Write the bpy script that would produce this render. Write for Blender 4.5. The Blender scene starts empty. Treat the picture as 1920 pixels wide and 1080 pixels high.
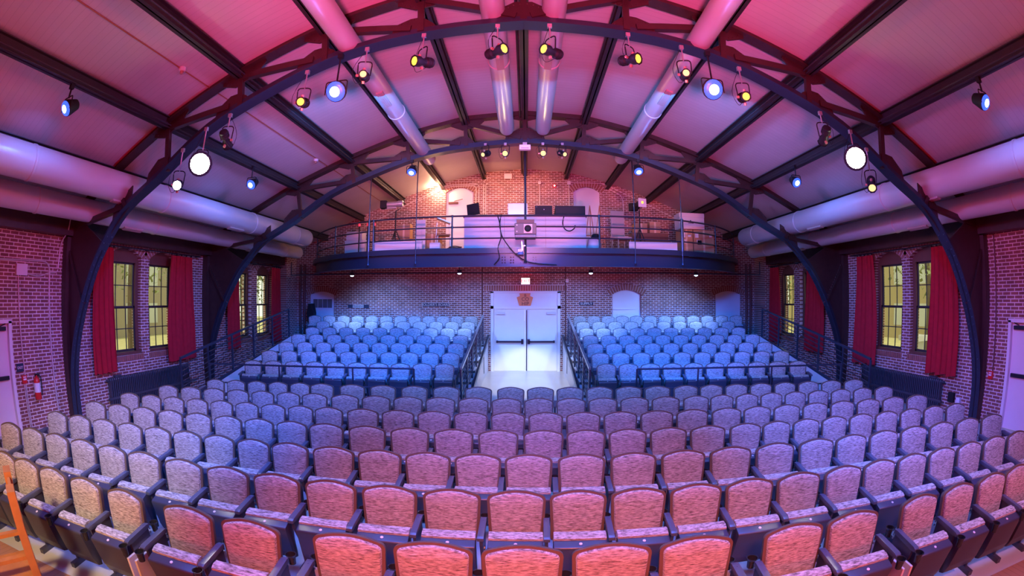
import bpy, math, random
from math import pi, sin, cos, sqrt, atan2, radians
from mathutils import Vector, Matrix
random.seed(7)
S = bpy.context.scene
C = S.collection

# ------------------------------------------------------------------ camera, world, exposure
cam = bpy.data.cameras.new('camera')
cam_o = bpy.data.objects.new('camera', cam); C.objects.link(cam_o)
cam_o.location = (0, 0, 2.55)
cam_o.rotation_euler = (pi/2 + 0.0217, 0, 0.0314)
cam.type = 'PANO'
cam.sensor_width = 36; cam.sensor_fit = 'HORIZONTAL'
FP = 808.0
try:
    cam.panorama_type = 'FISHEYE_LENS_POLYNOMIAL'; cc = cam
except Exception:
    cc = cam.cycles; cc.panorama_type = 'FISHEYE_LENS_POLYNOMIAL'
tgt = cc if hasattr(cc, 'fisheye_polynomial_k0') else cam.cycles
tgt.fisheye_polynomial_k0 = 0
tgt.fisheye_polynomial_k1 = -1.0/(FP*36/1920)
tgt.fisheye_polynomial_k2 = 0; tgt.fisheye_polynomial_k3 = 0; tgt.fisheye_polynomial_k4 = 0
tgt.fisheye_fov = radians(179)
cam.clip_start = 0.05; cam.clip_end = 300
S.camera = cam_o
S.cycles.use_denoising = True
try: S.cycles.sample_clamp_indirect = 8
except Exception: pass
S.view_settings.view_transform = 'Standard'; S.view_settings.look = 'None'
S.view_settings.gamma = 1; S.view_settings.use_curve_mapping = False
S.view_settings.exposure = 0.0

W = bpy.data.worlds.new('world'); S.world = W; W.use_nodes = True
nt = W.node_tree; bg = nt.nodes['Background']
bg.inputs[0].default_value = (.92, 1.0, 0.72, 1); bg.inputs[1].default_value = 1.5

def light(name, kind, loc, energy, color, size=0.3, target=None, spot=None, blend=0.5, size_y=None, spread=180):
    d = bpy.data.lights.new(name, kind); d.energy = energy; d.color = color
    if kind == 'AREA':
        d.shape = 'RECTANGLE'; d.size = size; d.size_y = size_y or size; d.spread = radians(spread)
    else: d.shadow_soft_size = size
    if kind == 'SPOT':
        d.spot_size = radians(spot); d.spot_blend = blend
    o = bpy.data.objects.new(name, d); C.objects.link(o); o.location = loc
    if target is not None:
        o.rotation_euler = (Vector(target)-Vector(loc)).to_track_quat('-Z', 'Y').to_euler()
    return o
RED = (1, .16, .05); MAG = (1, .12, .2); BLUE = (.06, .2, 1); VIO = (.35, .3, 1); YEL = (1, .68, .2); WARM = (1, .72, .42)
# stage wash behind the camera, then added hall fills and aisle beams
light('stage_wash', 'SPOT', (0, -1.6, 4.4), 2150.0, (1.0, 0.20, 0.10), 0.35, (0, 1.9, 0.3), 64, 0.95)
light('stage_wash', 'SPOT', (3.6, -2.0, 4.6), 912.0, (1.0, 0.33, 0.55), 0.3, (4.0, 1.9, 0.4), 60, 0.95)
light('stage_wash', 'SPOT', (-1.5, -2.0, 4.6), 1950.0, (1.0, 0.706, 0.382), 0.3, (-4.9, 2.2, 0.5), 44, 0.95)
light('stage_uplight', 'AREA', (0, -2.2, 1.0), 253.0, (1.0, 0.0, 0.009), 7, (0, 2.0, 7), size_y=1.2)
for px_ in (-3.6, 0, 3.6): light('pink_wash', 'SPOT', (px_*.3, -1.5, 4.4), 4200.0 if px_ == 0 else 3740.0, (1.0, 0.273, 0.227), 0.1, (px_, 12.0, 4.95), 15, 0.5)
light('house_fill', 'AREA', (0, 2.9, 5.7), 210.0, (0.02, 0.17, 1.0), 10, (0, 2.9, 0), size_y=2.5, spread=60)  # added blue fill for seat tops and armrests, no fixture
light('house_fill', 'AREA', (0, 6.2, 5.7), 490.0, (0.0, 0.286, 1.0), 8, (0, 11.5, 0.5), size_y=.8)  # added blue fill towards the raised rows, no fixture
light('side_fill', 'SPOT', (2.0, 4.0, 5.2), 1425.0, (0.474, 0.211, 1.0), 0.3, (-9, 7.8, 1.9), 62, 0.9)  # added pair of fills on the side walls, no fixtures
light('side_fill', 'SPOT', (-2.0, 4.0, 5.2), 1425.0, (0.474, 0.211, 1.0), 0.3, (9, 7.8, 1.9), 62, 0.9)
light('seat_fill', 'SPOT', (1.0, 1.2, 5.2), 3250.0, (0.0, 0.154, 1.0), 0.3, (6.2, 5.9, 0.6), 60, 0.95)  # added blue pair to brighten the outer seats, no fixtures
light('seat_fill', 'SPOT', (-1.0, 1.2, 5.2), 3250.0, (0.0, 0.154, 1.0), 0.3, (-6.2, 5.9, 0.6), 60, 0.95)
light('near_wall_fill', 'SPOT', (4.0, 0.5, 4.6), 1125.0, (1.0, 0.0, 0.013), 0.3, (-9, 3.6, 3.2), 48, 0.9)  # added red pair to tint the near upper walls, no fixtures
light('near_wall_fill', 'SPOT', (-4.0, 0.5, 4.6), 1125.0, (1.0, 0.0, 0.013), 0.3, (9, 3.6, 3.2), 48, 0.9)
light('raised_fill', 'SPOT', (1.2, 5.2, 5.3), 4680.0, (0.0, 0.123, 1.0), 0.3, (4.2, 11.2, 1.2), 48, 0.8)  # added blue pair to brighten the raised rows, no fixtures
light('raised_fill', 'SPOT', (-1.2, 5.2, 5.3), 4680.0, (0.0, 0.123, 1.0), 0.3, (-4.2, 11.2, 1.2), 48, 0.8)
light('roof_fill', 'SPOT', (0, -2.0, 1.3), 5265.0, (1.0, 0.081, 0.311), 0.4, (0, 6.0, 7.2), 76, 0.9)  # added source that colours the mid ceiling in place of bounce
light('far_fill', 'SPOT', (0, -1.5, 4.3), 2500.0, (0.04, 0.14, 1.0), 0.3, (0, 14.2, 0.9), 50, 0.8)  # added blue fill for the rear wall and rows, no fixture
light('aisle_beam', 'SPOT', (0.35, 5.1, 5.45), 1800.0, (1.0, 0.925, 0.85), 0.04, (-.15, 12.6, 0.2), 20, 0.25)
light('aisle_beam', 'SPOT', (-0.35, 5.1, 5.45), 1800.0, (1.0, 0.925, 0.85), 0.04, (.15, 12.6, 0.2), 20, 0.25)
# E1

# ------------------------------------------------------------------ materials
MATS = {}
def mat(name, color, rough=.6, metal=0, emit=None, es=0, noise=None, bump=0, spec=.5, coat=0):
    if name in MATS: return MATS[name]
    m = bpy.data.materials.new(name); m.use_nodes = True; n = m.node_tree; b = n.nodes['Principled BSDF']
    b.inputs['Base Color'].default_value = (*color, 1); b.inputs['Roughness'].default_value = rough
    b.inputs['Metallic'].default_value = metal; b.inputs['Specular IOR Level'].default_value = spec
    if emit: b.inputs['Emission Color'].default_value = (*emit, 1); b.inputs['Emission Strength'].default_value = es
    if noise:
        sc, amt = noise
        tc = n.nodes.new('ShaderNodeTexCoord'); nz = n.nodes.new('ShaderNodeTexNoise'); nz.inputs['Scale'].default_value = sc
        nz.inputs['Detail'].default_value = 4
        n.links.new(tc.outputs['Object'], nz.inputs['Vector'])
        mx = n.nodes.new('ShaderNodeMix'); mx.data_type = 'RGBA'
        mx.inputs[6].default_value = (*[c*(1-amt) for c in color], 1); mx.inputs[7].default_value = (*[min(1, c*(1+amt)) for c in color], 1)
        n.links.new(nz.outputs['Fac'], mx.inputs[0]); n.links.new(mx.outputs[2], b.inputs['Base Color'])
        if bump:
            bp = n.nodes.new('ShaderNodeBump'); bp.inputs['Strength'].default_value = bump; bp.inputs['Distance'].default_value = .01
            n.links.new(nz.outputs['Fac'], bp.inputs['Height']); n.links.new(bp.outputs[0], b.inputs['Normal'])
    MATS[name] = m; return m

def brick(name, axis, c1=(.20, .075, .065), c2=(.29, .105, .08), mortar=(.72, .64, .60), soldier=False):
    m = bpy.data.materials.new(name); m.use_nodes = True; n = m.node_tree; b = n.nodes['Principled BSDF']
    g = n.nodes.new('ShaderNodeNewGeometry'); sp = n.nodes.new('ShaderNodeSeparateXYZ'); cb = n.nodes.new('ShaderNodeCombineXYZ')
    n.links.new(g.outputs['Position'], sp.inputs[0])
    a, z = (sp.outputs[axis], sp.outputs[2])
    n.links.new(a, cb.inputs[1 if soldier else 0]); n.links.new(z, cb.inputs[0 if soldier else 1])
    br = n.nodes.new('ShaderNodeTexBrick'); n.links.new(cb.outputs[0], br.inputs['Vector'])
    br.inputs['Color1'].default_value = (*c1, 1); br.inputs['Color2'].default_value = (*c2, 1); br.inputs['Mortar'].default_value = (*mortar, 1)
    br.inputs['Scale'].default_value = 1; br.inputs['Mortar Size'].default_value = .0095; br.inputs['Mortar Smooth'].default_value = .25
    br.inputs['Brick Width'].default_value = .2045; br.inputs['Row Height'].default_value = .0677; br.inputs['Bias'].default_value = 0
    br.offset = .5
    nz = n.nodes.new('ShaderNodeTexNoise'); nz.inputs['Scale'].default_value = 3.5; nz.inputs['Detail'].default_value = 5
    n.links.new(g.outputs['Position'], nz.inputs['Vector'])
    mx = n.nodes.new('ShaderNodeMix'); mx.data_type = 'RGBA'; mx.blend_type = 'MULTIPLY'; mx.inputs[0].default_value = .6
    rp = n.nodes.new('ShaderNodeMapRange'); rp.inputs[1].default_value = .3; rp.inputs[2].default_value = .7; rp.inputs[3].default_value = .6; rp.inputs[4].default_value = 1.25
    n.links.new(nz.outputs['Fac'], rp.inputs[0])
    n.links.new(br.outputs['Color'], mx.inputs[6]); n.links.new(rp.outputs[0], mx.inputs[7]); n.links.new(mx.outputs[2], b.inputs['Base Color'])
    bp = n.nodes.new('ShaderNodeBump'); bp.inputs['Strength'].default_value = .5; bp.inputs['Distance'].default_value = .008; bp.invert = True
    n.links.new(br.outputs['Fac'], bp.inputs['Height']); n.links.new(bp.outputs[0], b.inputs['Normal'])
    b.inputs['Roughness'].default_value = .8
    return m

def boards(name, color, pitch, axis, rough=.5, dark=.72):
    m = bpy.data.materials.new(name); m.use_nodes = True; n = m.node_tree; b = n.nodes['Principled BSDF']
    g = n.nodes.new('ShaderNodeNewGeometry'); sp = n.nodes.new('ShaderNodeSeparateXYZ'); n.links.new(g.outputs['Position'], sp.inputs[0])
    d = n.nodes.new('ShaderNodeMath'); d.operation = 'DIVIDE'; d.inputs[1].default_value = pitch; n.links.new(sp.outputs[axis], d.inputs[0])
    f = n.nodes.new('ShaderNodeMath'); f.operation = 'FRACT'; n.links.new(d.outputs[0], f.inputs[0])
    l = n.nodes.new('ShaderNodeMath'); l.operation = 'LESS_THAN'; l.inputs[1].default_value = .07; n.links.new(f.outputs[0], l.inputs[0])
    nz = n.nodes.new('ShaderNodeTexNoise'); nz.inputs['Scale'].default_value = 1.2; nz.inputs['Detail'].default_value = 3
    n.links.new(g.outputs['Position'], nz.inputs['Vector'])
    fl = n.nodes.new('ShaderNodeMath'); fl.operation = 'FLOOR'; n.links.new(d.outputs[0], fl.inputs[0])
    wn = n.nodes.new('ShaderNodeTexWhiteNoise'); wn.noise_dimensions = '1D'; n.links.new(fl.outputs[0], wn.inputs['W'])
    ad = n.nodes.new('ShaderNodeMath'); ad.operation = 'MULTIPLY_ADD'; ad.inputs[1].default_value = .12; n.links.new(wn.outputs['Value'], ad.inputs[0]); n.links.new(nz.outputs['Fac'], ad.inputs[2])
    m0 = n.nodes.new('ShaderNodeMix'); m0.data_type = 'RGBA'
    m0.inputs[6].default_value = (*[c*.82 for c in color], 1); m0.inputs[7].default_value = (*[c*1.05 for c in color], 1); n.links.new(ad.outputs[0], m0.inputs[0])
    m1 = n.nodes.new('ShaderNodeMix'); m1.data_type = 'RGBA'; m1.inputs[7].default_value = (*[c*dark for c in color], 1)
    n.links.new(m0.outputs[2], m1.inputs[6]); n.links.new(l.outputs[0], m1.inputs[0]); n.links.new(m1.outputs[2], b.inputs['Base Color'])
    b.inputs['Roughness'].default_value = rough
    return m

def fabric():
    m = bpy.data.materials.new('streaked seat fabric'); m.use_nodes = True; n = m.node_tree; b = n.nodes['Principled BSDF']
    tc = n.nodes.new('ShaderNodeTexCoord'); oi = n.nodes.new('ShaderNodeObjectInfo'); mp = n.nodes.new('ShaderNodeMapping')
    mp.inputs['Scale'].default_value = (20, 40, 170)
    va = n.nodes.new('ShaderNodeVectorMath'); va.operation = 'ADD'
    ml = n.nodes.new('ShaderNodeMath'); ml.operation = 'MULTIPLY'; ml.inputs[1].default_value = 37
    n.links.new(oi.outputs['Random'], ml.inputs[0]); n.links.new(tc.outputs['Object'], va.inputs[0]); n.links.new(ml.outputs[0], va.inputs[1])
    n.links.new(va.outputs[0], mp.inputs['Vector'])
    nz = n.nodes.new('ShaderNodeTexNoise'); nz.inputs['Scale'].default_value = 1; nz.inputs['Detail'].default_value = 4; nz.inputs['Roughness'].default_value = .65
    n.links.new(mp.outputs[0], nz.inputs['Vector'])
    cr = n.nodes.new('ShaderNodeValToRGB'); e = cr.color_ramp.elements
    e[0].position = .34; e[0].color = (.10, .08, .07, 1); e[1].position = .64; e[1].color = (.60, .55, .51, 1)
    k = e.new(.46); k.color = (.31, .275, .25, 1)
    n.links.new(nz.outputs['Fac'], cr.inputs[0]); n.links.new(cr.outputs[0], b.inputs['Base Color'])
    b.inputs['Roughness'].default_value = .95; b.inputs['Specular IOR Level'].default_value = .1
    b.inputs['Sheen Weight'].default_value = .3
    bp = n.nodes.new('ShaderNodeBump'); bp.inputs['Strength'].default_value = .35; bp.inputs['Distance'].default_value = .004
    n.links.new(nz.outputs['Fac'], bp.inputs['Height']); n.links.new(bp.outputs[0], b.inputs['Normal'])
    return m

BR_X = brick('brick wall along x', 0); BR_Y = brick('brick wall along y', 1)
BR_SX = brick('soldier brick x', 0, soldier=True)
ARCHB = mat('arch brick', (.30, .115, .08), .8, noise=(9, .35)); MORT = mat('mortar', (.58, .50, .45), .9)
CEIL = boards('painted ceiling boards', (.60, .56, .54), .115, 1, .55, .78)
STEEL = mat('dark painted steel', (.065, .032, .028), .38, .3, noise=(6, .3))
STEELB = mat('black painted steel', (.04, .05, .075), .32, .35)
PURL = mat('dark purlin steel', (.04, .032, .034), .5, .2, noise=(5, .3))
DUCT = mat('painted duct', (.62, .57, .56), .38, .1, noise=(2, .06))
GRILL = mat('duct grille', (.45, .36, .33), .5)
FAB = fabric()
SHELL = mat('seat shell plastic', (.05, .05, .075), .33, spec=.6)
ARM = mat('black armrest plastic', (.07, .085, .12), .3, spec=.7)
RIM = mat('backrest rim plastic', (.13, .095, .07), .4)
CUP = mat('cup holder plastic', (.02, .02, .024), .25)
BUT = mat('seat number disc', (.7, .62, .62), .4)
GLUM = mat('zinc bolt', (.6, .6, .6), .3, .8)
WHITE = mat('white paint', (.74, .73, .74), .45, noise=(3, .05))
WPANEL = mat('white panel', (.62, .60, .62), .6, noise=(2, .08))
TRED = mat('platform carpet edge', (.03, .03, .035), .7)
PLAT = mat('pale platform deck', (.52, .52, .54), .6, noise=(4, .08))
CONC = mat('polished pale floor', (.50, .49, .47), .28, noise=(1.5, .12))
WOOD = boards('stage floor planks', (.42, .2, .09), .083, 0, .35, .5)
WOODF = mat('orange stained wood', (.40, .15, .05), .4, noise=(12, .3))
CURT = mat('red velvet curtain', (.42, .016, .028), .9, spec=.2, noise=(9, .25))
BROWN = mat('brown window paint', (.14, .055, .035), .5, noise=(8, .2))
DKFRAME = mat('dark sash paint', (.035, .03, .028), .5)
DOORH = mat('dark door hardware', (.03, .03, .045), .35, .4)
IRON = mat('dark cast iron', (.08, .08, .10), .35, .4)
CARD = mat('cardboard', (.42, .24, .13), .8, noise=(6, .12))
PIPE = mat('pale conduit', (.62, .55, .52), .4, .3)
BPIPE = mat('brown conduit', (.13, .045, .04), .5)
REDP = mat('red plastic', (.6, .02, .02), .35)
BLACK = mat('matte black', (.014, .014, .016), .6, spec=.3)
SILV = mat('silver aluminium', (.6, .58, .57), .3, .6)
BRASS = mat('bright copper knob', (.75, .36, .26), .3, .6)
SIGN = mat('dark sign board', (.02, .03, .06), .5)
SIGNT = mat('cream lettering', (.6, .55, .5), .6)
TREEM = mat('leaf', (.22, .24, .10), .8, noise=(5, .5)); BARK = mat('bark', (.12, .08, .05), .9, noise=(10, .3))
GRASS = mat('lawn', (.42, .38, .18), .95, noise=(2, .3)); ROAD = mat('road', (.3, .3, .3), .9)
g_ = bpy.data.materials.new('window glass'); g_.use_nodes = True
bb = g_.node_tree.nodes['Principled BSDF']; bb.inputs['Transmission Weight'].default_value = 1; bb.inputs['Roughness'].default_value = 0; bb.inputs['IOR'].default_value = 1.05
GLASS = g_
def emis(name, col, s): return mat(name, (.03, .03, .03), .4, emit=col, es=s)
E_BLUE = emis('blue lamp face', (.5, .7, 1), 9); E_BHALO = emis('blue lamp halo', (.03, .09, 1), 2.2); E_YEL = emis('amber lamp face', (1, .60, .07), 1.9)  # the blue ring emission paints the halo of the blue lamps
E_WHITE = emis('white lamp face', (1, .97, .8), 60); E_PINK = emis('bare lamp', (1, .8, .8), 14)
E_EXIT = emis('exit sign face', (1, .62, .62), 2.2); E_EXITL = emis('exit letters', (1, .05, .1), 1.6); E_SMALL = emis('small lamp face', (1, .6, .25), 1.6)

# ------------------------------------------------------------------ mesh helpers
class MB:
    def __init__(s): s.v = []; s.f = []; s.mi = []
    def add(s, vs, fs, mi=0):
        o = len(s.v); s.v += [tuple(v) for v in vs]; s.f += [tuple(i+o for i in f) for f in fs]; s.mi += [mi]*len(fs); return s
    def box(s, x0, x1, y0, y1, z0, z1, mi=0, M=None):
        vs = [Vector((x, y, z)) for z in (z0, z1) for y in (y0, y1) for x in (x0, x1)]
        if M is not None: vs = [M @ v for v in vs]
        return s.add(vs, [(0,2,3,1),(4,5,7,6),(0,1,5,4),(2,6,7,3),(0,4,6,2),(1,3,7,5)], mi)
    def prism(s, pts, a, b, plane='xz', mi=0):
        # polygon in a plane extruded along the third axis from a to b
        n = len(pts)
        def P(p, t): return {'xz': (p[0], t, p[1]), 'yz': (t, p[0], p[1]), 'xy': (p[0], p[1], t)}[plane]
        vs = [P(p, a) for p in pts]+[P(p, b) for p in pts]
        fs = [tuple(range(n))[::-1], tuple(range(n, 2*n))]+[(i, (i+1) % n, n+(i+1) % n, n+i) for i in range(n)]
        return s.add(vs, fs, mi)
    def sweep(s, path, prof, mi=0, up=(0, 0, 1), cap=True):
        # profile (list of (u,v)) swept along path; u = side, v = up
        n = len(prof); base = []; m = len(path); up = Vector(up)
        for i, p in enumerate(path):
            p = Vector(p); t = (Vector(path[min(i+1, m-1)])-Vector(path[max(i-1, 0)])).normalized()
            u2 = up if abs(t.dot(up)) < .98 else Vector((0, 1, 0)) if abs(t.y) < .9 else Vector((1, 0, 0))
            side = t.cross(u2).normalized(); v = side.cross(t).normalized()
            base += [p+side*a+v*b for a, b in prof]
        fs = []
        for i in range(m-1):
            for j in range(n):
                k = (j+1) % n; fs.append((i*n+j, i*n+k, (i+1)*n+k, (i+1)*n+j))
        if cap: fs += [tuple(range(n))[::-1], tuple(range((m-1)*n, m*n))]
        return s.add(base, fs, mi)
    def tube(s, path, r, seg=8, mi=0):
        return s.sweep(path, [(r*cos(2*pi*k/seg), r*sin(2*pi*k/seg)) for k in range(seg)], mi)
    def bar(s, a, b, w, h, mi=0, up=(0, 0, 1)):
        return s.sweep([a, b], [(-w/2, -h/2), (w/2, -h/2), (w/2, h/2), (-w/2, h/2)], mi, up)
    def lathe(s, prof, c=(0, 0, 0), axis=(0, 0, 1), seg=16, mi=0):
        q = Vector((0, 0, 1)).rotation_difference(Vector(axis)); c = Vector(c); vs = []
        for r, z in prof:
            for k in range(seg):
                vs.append(c+q @ Vector((r*cos(2*pi*k/seg), r*sin(2*pi*k/seg), z)))
        fs = [(i*seg+k, i*seg+(k+1) % seg, (i+1)*seg+(k+1) % seg, (i+1)*seg+k) for i in range(len(prof)-1) for k in range(seg)]
        fs += [tuple(range(seg))[::-1], tuple(range((len(prof)-1)*seg, len(prof)*seg))]
        return s.add(vs, fs, mi)
    def rivet(s, p, r=.014, n=(0, -1, 0)):
        p = Vector(p); n = Vector(n); a = n.orthogonal().normalized(); b = n.cross(a)
        return s.add([p+a*r, p+b*r, p-a*r, p-b*r, p+n*r*.8], [(0,1,4),(1,2,4),(2,3,4),(3,0,4)])
    def obj(s, name, m, parent=None, smooth=False, loc=None, bevel=0):
        me = bpy.data.meshes.new(name); me.from_pydata(s.v, [], s.f)
        for x in (m if isinstance(m, (list, tuple)) else [m]): me.materials.append(x)
        if any(s.mi): me.polygons.foreach_set('material_index', s.mi)
        import bmesh
        bm = bmesh.new(); bm.from_mesh(me); bmesh.ops.recalc_face_normals(bm, faces=bm.faces)
        if bevel: bmesh.ops.bevel(bm, geom=bm.edges[:]+bm.verts[:], offset=bevel, segments=2, profile=.6, affect='EDGES', clamp_overlap=True)
        bm.to_mesh(me); bm.free()
        if smooth:
            me.polygons.foreach_set('use_smooth', [True]*len(me.polygons))
            me.set_sharp_from_angle(angle=radians(40))
        o = bpy.data.objects.new(name, me); C.objects.link(o)
        if parent is not None: o.parent = parent
        if loc is not None: o.location = loc
        return o
def thing(name, label, cat, loc=(0, 0, 0), rz=0, group=None):
    o = bpy.data.objects.new(name, None); C.objects.link(o); o.location = loc; o.rotation_euler = (0, 0, rz); o.empty_display_size = .1
    o['label'] = label; o['category'] = cat
    if group: o['group'] = group
    return o
def tag(o, label, cat, group=None):
    o['label'] = label; o['category'] = cat
    if group: o['group'] = group
    return o
def st(o, label=None):
    o['kind'] = 'structure'
    if label: o['label'] = label
    return o
def text(name, body, size, M, m, parent, depth=.004, spacing=1.0):
    cu = bpy.data.curves.new(name, 'FONT'); cu.body = body; cu.size = size; cu.extrude = depth; cu.align_x = 'CENTER'; cu.align_y = 'CENTER'
    cu.space_character = spacing; cu.space_line = .85; cu.offset = size*.004
    t = bpy.data.objects.new(name+'_tmp', cu); C.objects.link(t)
    dg = bpy.context.evaluated_depsgraph_get(); dg.update(); me = bpy.data.meshes.new_from_object(t.evaluated_get(dg))
    bpy.data.objects.remove(t); me.materials.clear(); me.materials.append(m)
    o = bpy.data.objects.new(name, me); C.objects.link(o); o.parent = parent; o.matrix_local = M; return o
def copy_tree(o, parent=None):
    c = o.copy(); C.objects.link(c)
    if parent is not None: c.parent = parent
    for ch in list(o.children): copy_tree(ch, c)
    return c
def ordinal(n):
    return '%d%s' % (n, 'th' if 10 <= n % 100 <= 20 else {1: 'st', 2: 'nd', 3: 'rd'}.get(n % 10, 'th'))

# ------------------------------------------------------------------ room shell
XW = 9.0; YB = 14.7; YF = -4.6
PROF = [(0, 7.06), (1.44, 6.95), (2.88, 6.60), (4.32, 6.12), (5.84, 5.54), (7.3, 4.88), (9.0, 4.08)]
def ceil_z(x):
    x = abs(x)
    for (a, za), (b, zb) in zip(PROF, PROF[1:]):
        if x <= b: return za+(zb-za)*(x-a)/(b-a)
    return PROF[-1][1]-(x-9)*.45
def yb_(x, R=20.0): return R-sqrt(R*R-x*x)          # how far a curved row bends towards the stage at x
st(MB().box(-XW-.4, XW+.4, YF-.3, YB+.4, -.3, 0).obj('floor', CONC))
# stage-side plank floor with a curved edge
pts = [(x, 2.05-yb_(x)) for x in [-8.99+i*.5618 for i in range(33)]]
st(MB().prism([(-8.99, YF+.02)]+[(8.99, YF+.02)]+pts[::-1], 0, .012, 'xy').obj('floor_stage', WOOD))
b = MB(); full = [(-x, z) for x, z in PROF[::-1]]+PROF[1:]
for (x0, z0), (x1, z1) in zip(full, full[1:]):
    b.prism([(x0, z0), (x1, z1), (x1, z1+.12), (x0, z0+.12)], YF-.3, YB+.35)
st(b.obj('ceiling', CEIL))
st(MB().box(-XW-.4, XW+.4, YF-.3, YF, 0, 7.4).obj('wall_front', BLACK))

def arch(a, b, spring, crown, n=10):
    return [(a+(b-a)*i/n, spring+(crown-spring)*(1-(2*i/n-1)**2)) for i in range(n+1)]
def wall_strips(mb, lo, hi, top, opens, plane, p0, p1):
    # opens: (a, b, z0, spring, crown)
    cur = lo
    def cuts(a, b2):
        xs = [a]+[x for x, _ in full if a < x < b2 and plane == 'xz']+[b2]
        return xs
    for a, b2, z0, sp, cr in sorted(opens)+[(hi, hi, 0, 0, 0)]:
        xs = cuts(cur, a)
        for u, v in zip(xs, xs[1:]):
            mb.prism([(u, 0), (v, 0), (v, top(v)), (u, top(u))], p0, p1, plane)
        if b2 > a:
            if z0 > 0: mb.prism([(a, 0), (b2, 0), (b2, z0), (a, z0)], p0, p1, plane)
            ar = arch(a, b2, sp, cr)
            for (u, zu), (v, zv) in zip(ar, ar[1:]):
                mb.prism([(u, zu), (v, zv), (v, top(v)), (u, top(u))], p0, p1, plane)
        cur = b2
WIN = [(6.16, 7.24), (7.52, 8.52), (11.2, 12.16), (12.52, 13.46)]
for side, s in (('left', -1), ('right', 1)):
    mb = MB(); dy = (2.45, 3.56) if s < 0 else (3.2, 4.34)
    op = [(a, b2, 1.17, 3.42, 3.62) for a, b2 in WIN]+[(dy[0], dy[1], 0, 2.08, 2.081)]
    wall_strips(mb, YF, YB+.3, lambda y: 4.2, op, 'yz', s*XW, s*(XW+.38))
    st(mb.obj('wall_'+side, BR_Y))
mb = MB()
BOP = [(-8.06, -7.0, 0, 2.62, 2.74), (-2.79, -1.81, 3.82, 6.24, 6.42), (-1.2, 1.2, 0, 2.75, 2.751), (1.68, 2.62, 3.82, 6.24, 6.42), (3.0, 4.04, 1.0, 2.64, 2.8), (6.93, 8.04, 1.0, 2.62, 2.75)]
wall_strips(mb, -XW-.38, XW+.38, lambda x: ceil_z(x)+.05, BOP, 'xz', YB, YB+.38)
st(mb.obj('wall_back', BR_X))

def arch_bricks(a, b2, sp, cr, plane, p, s, h=.21):
    # rowlock arch: radial bricks standing a hair proud of the wall
    n = int((b2-a)/.068); vs = MB(); c = (a+b2)/2; w = (b2-a)/2; sag = max(cr-sp, .01); R = (w*w+sag*sag)/(2*sag); zc = cr-R
    ang = math.asin(min(1, w/R))*1.12
    for i in range(n):
        t0 = -ang+2*ang*(i+.1)/n; t1 = -ang+2*ang*(i+.9)/n
        q = [(c+R*sin(t0), zc+R*cos(t0)), (c+R*sin(t1), zc+R*cos(t1)), (c+(R+h)*sin(t1), zc+(R+h)*cos(t1)), (c+(R+h)*sin(t0), zc+(R+h)*cos(t0))]
        vs.prism(q, p, p+s*.012, plane, 0)
    m = 16; th = [-ang+2*ang*i/m for i in range(m+1)]
    pol = [(c+R*sin(t), zc+R*cos(t)) for t in th]; po2 = [(c+(R+h)*sin(t), zc+(R+h)*cos(t)) for t in th]
    for i in range(m): vs.prism([pol[i], pol[i+1], po2[i+1], po2[i]], p, p+s*.006, plane, 1)
    return vs
ti = 1
def trim(mb, m, **k):
    global ti
    o = st(mb.obj('trim_%d' % ti, m, **k)); ti += 1; return o
for s in (-1, 1):
    for a, b2 in WIN:
        trim(arch_bricks(a, b2, 3.42, 3.62, 'yz', s*XW, -s), [ARCHB, MORT])
        sb = MB(); n = int((b2-a+.1)/.068)
        for i in range(n):
            y = a-.05+(b2-a+.1)*(i+.1)/n; sb.box(min(s*XW, s*(XW-.03)), max(s*XW, s*(XW-.03)), y, y+.054, 1.04, 1.165)
        sb.box(min(s*XW, s*(XW-.012)), max(s*XW, s*(XW-.012)), a-.05, b2+.05, 1.035, 1.17, 1)
        trim(sb, [ARCHB, MORT])
for a, b2, z0, sp, cr in BOP:
    if b2-a > 2: continue
    trim(arch_bricks(a-.02, b2+.02, sp, cr, 'xz', YB, -1, .2), [ARCHB, MORT])
# flat soldier course over the double doors
sb = MB(); n = 34
for i in range(n):
    x = -1.43+2.86*(i+.1)/n; sb.box(x, x+.066, YB-.012, YB, 2.775, 2.96)
sb.box(-1.43, 1.43, YB-.006, YB, 2.765, 2.97, 1)
trim(sb, [ARCHB, MORT])
# corner piers
for s in (-1, 1):
    trim(MB().box(min(s*8.66, s*XW), max(s*8.66, s*XW), 13.95, YB, 0, 3.98), BR_Y if s < 0 else BR_X)
# dark wall plate under the eaves
for s in (-1, 1):
    trim(MB().box(min(s*8.72, s*8.99), max(s*8.72, s*8.99), YF+.05, 13.93, 3.68, 4.02), STEEL)

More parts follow.
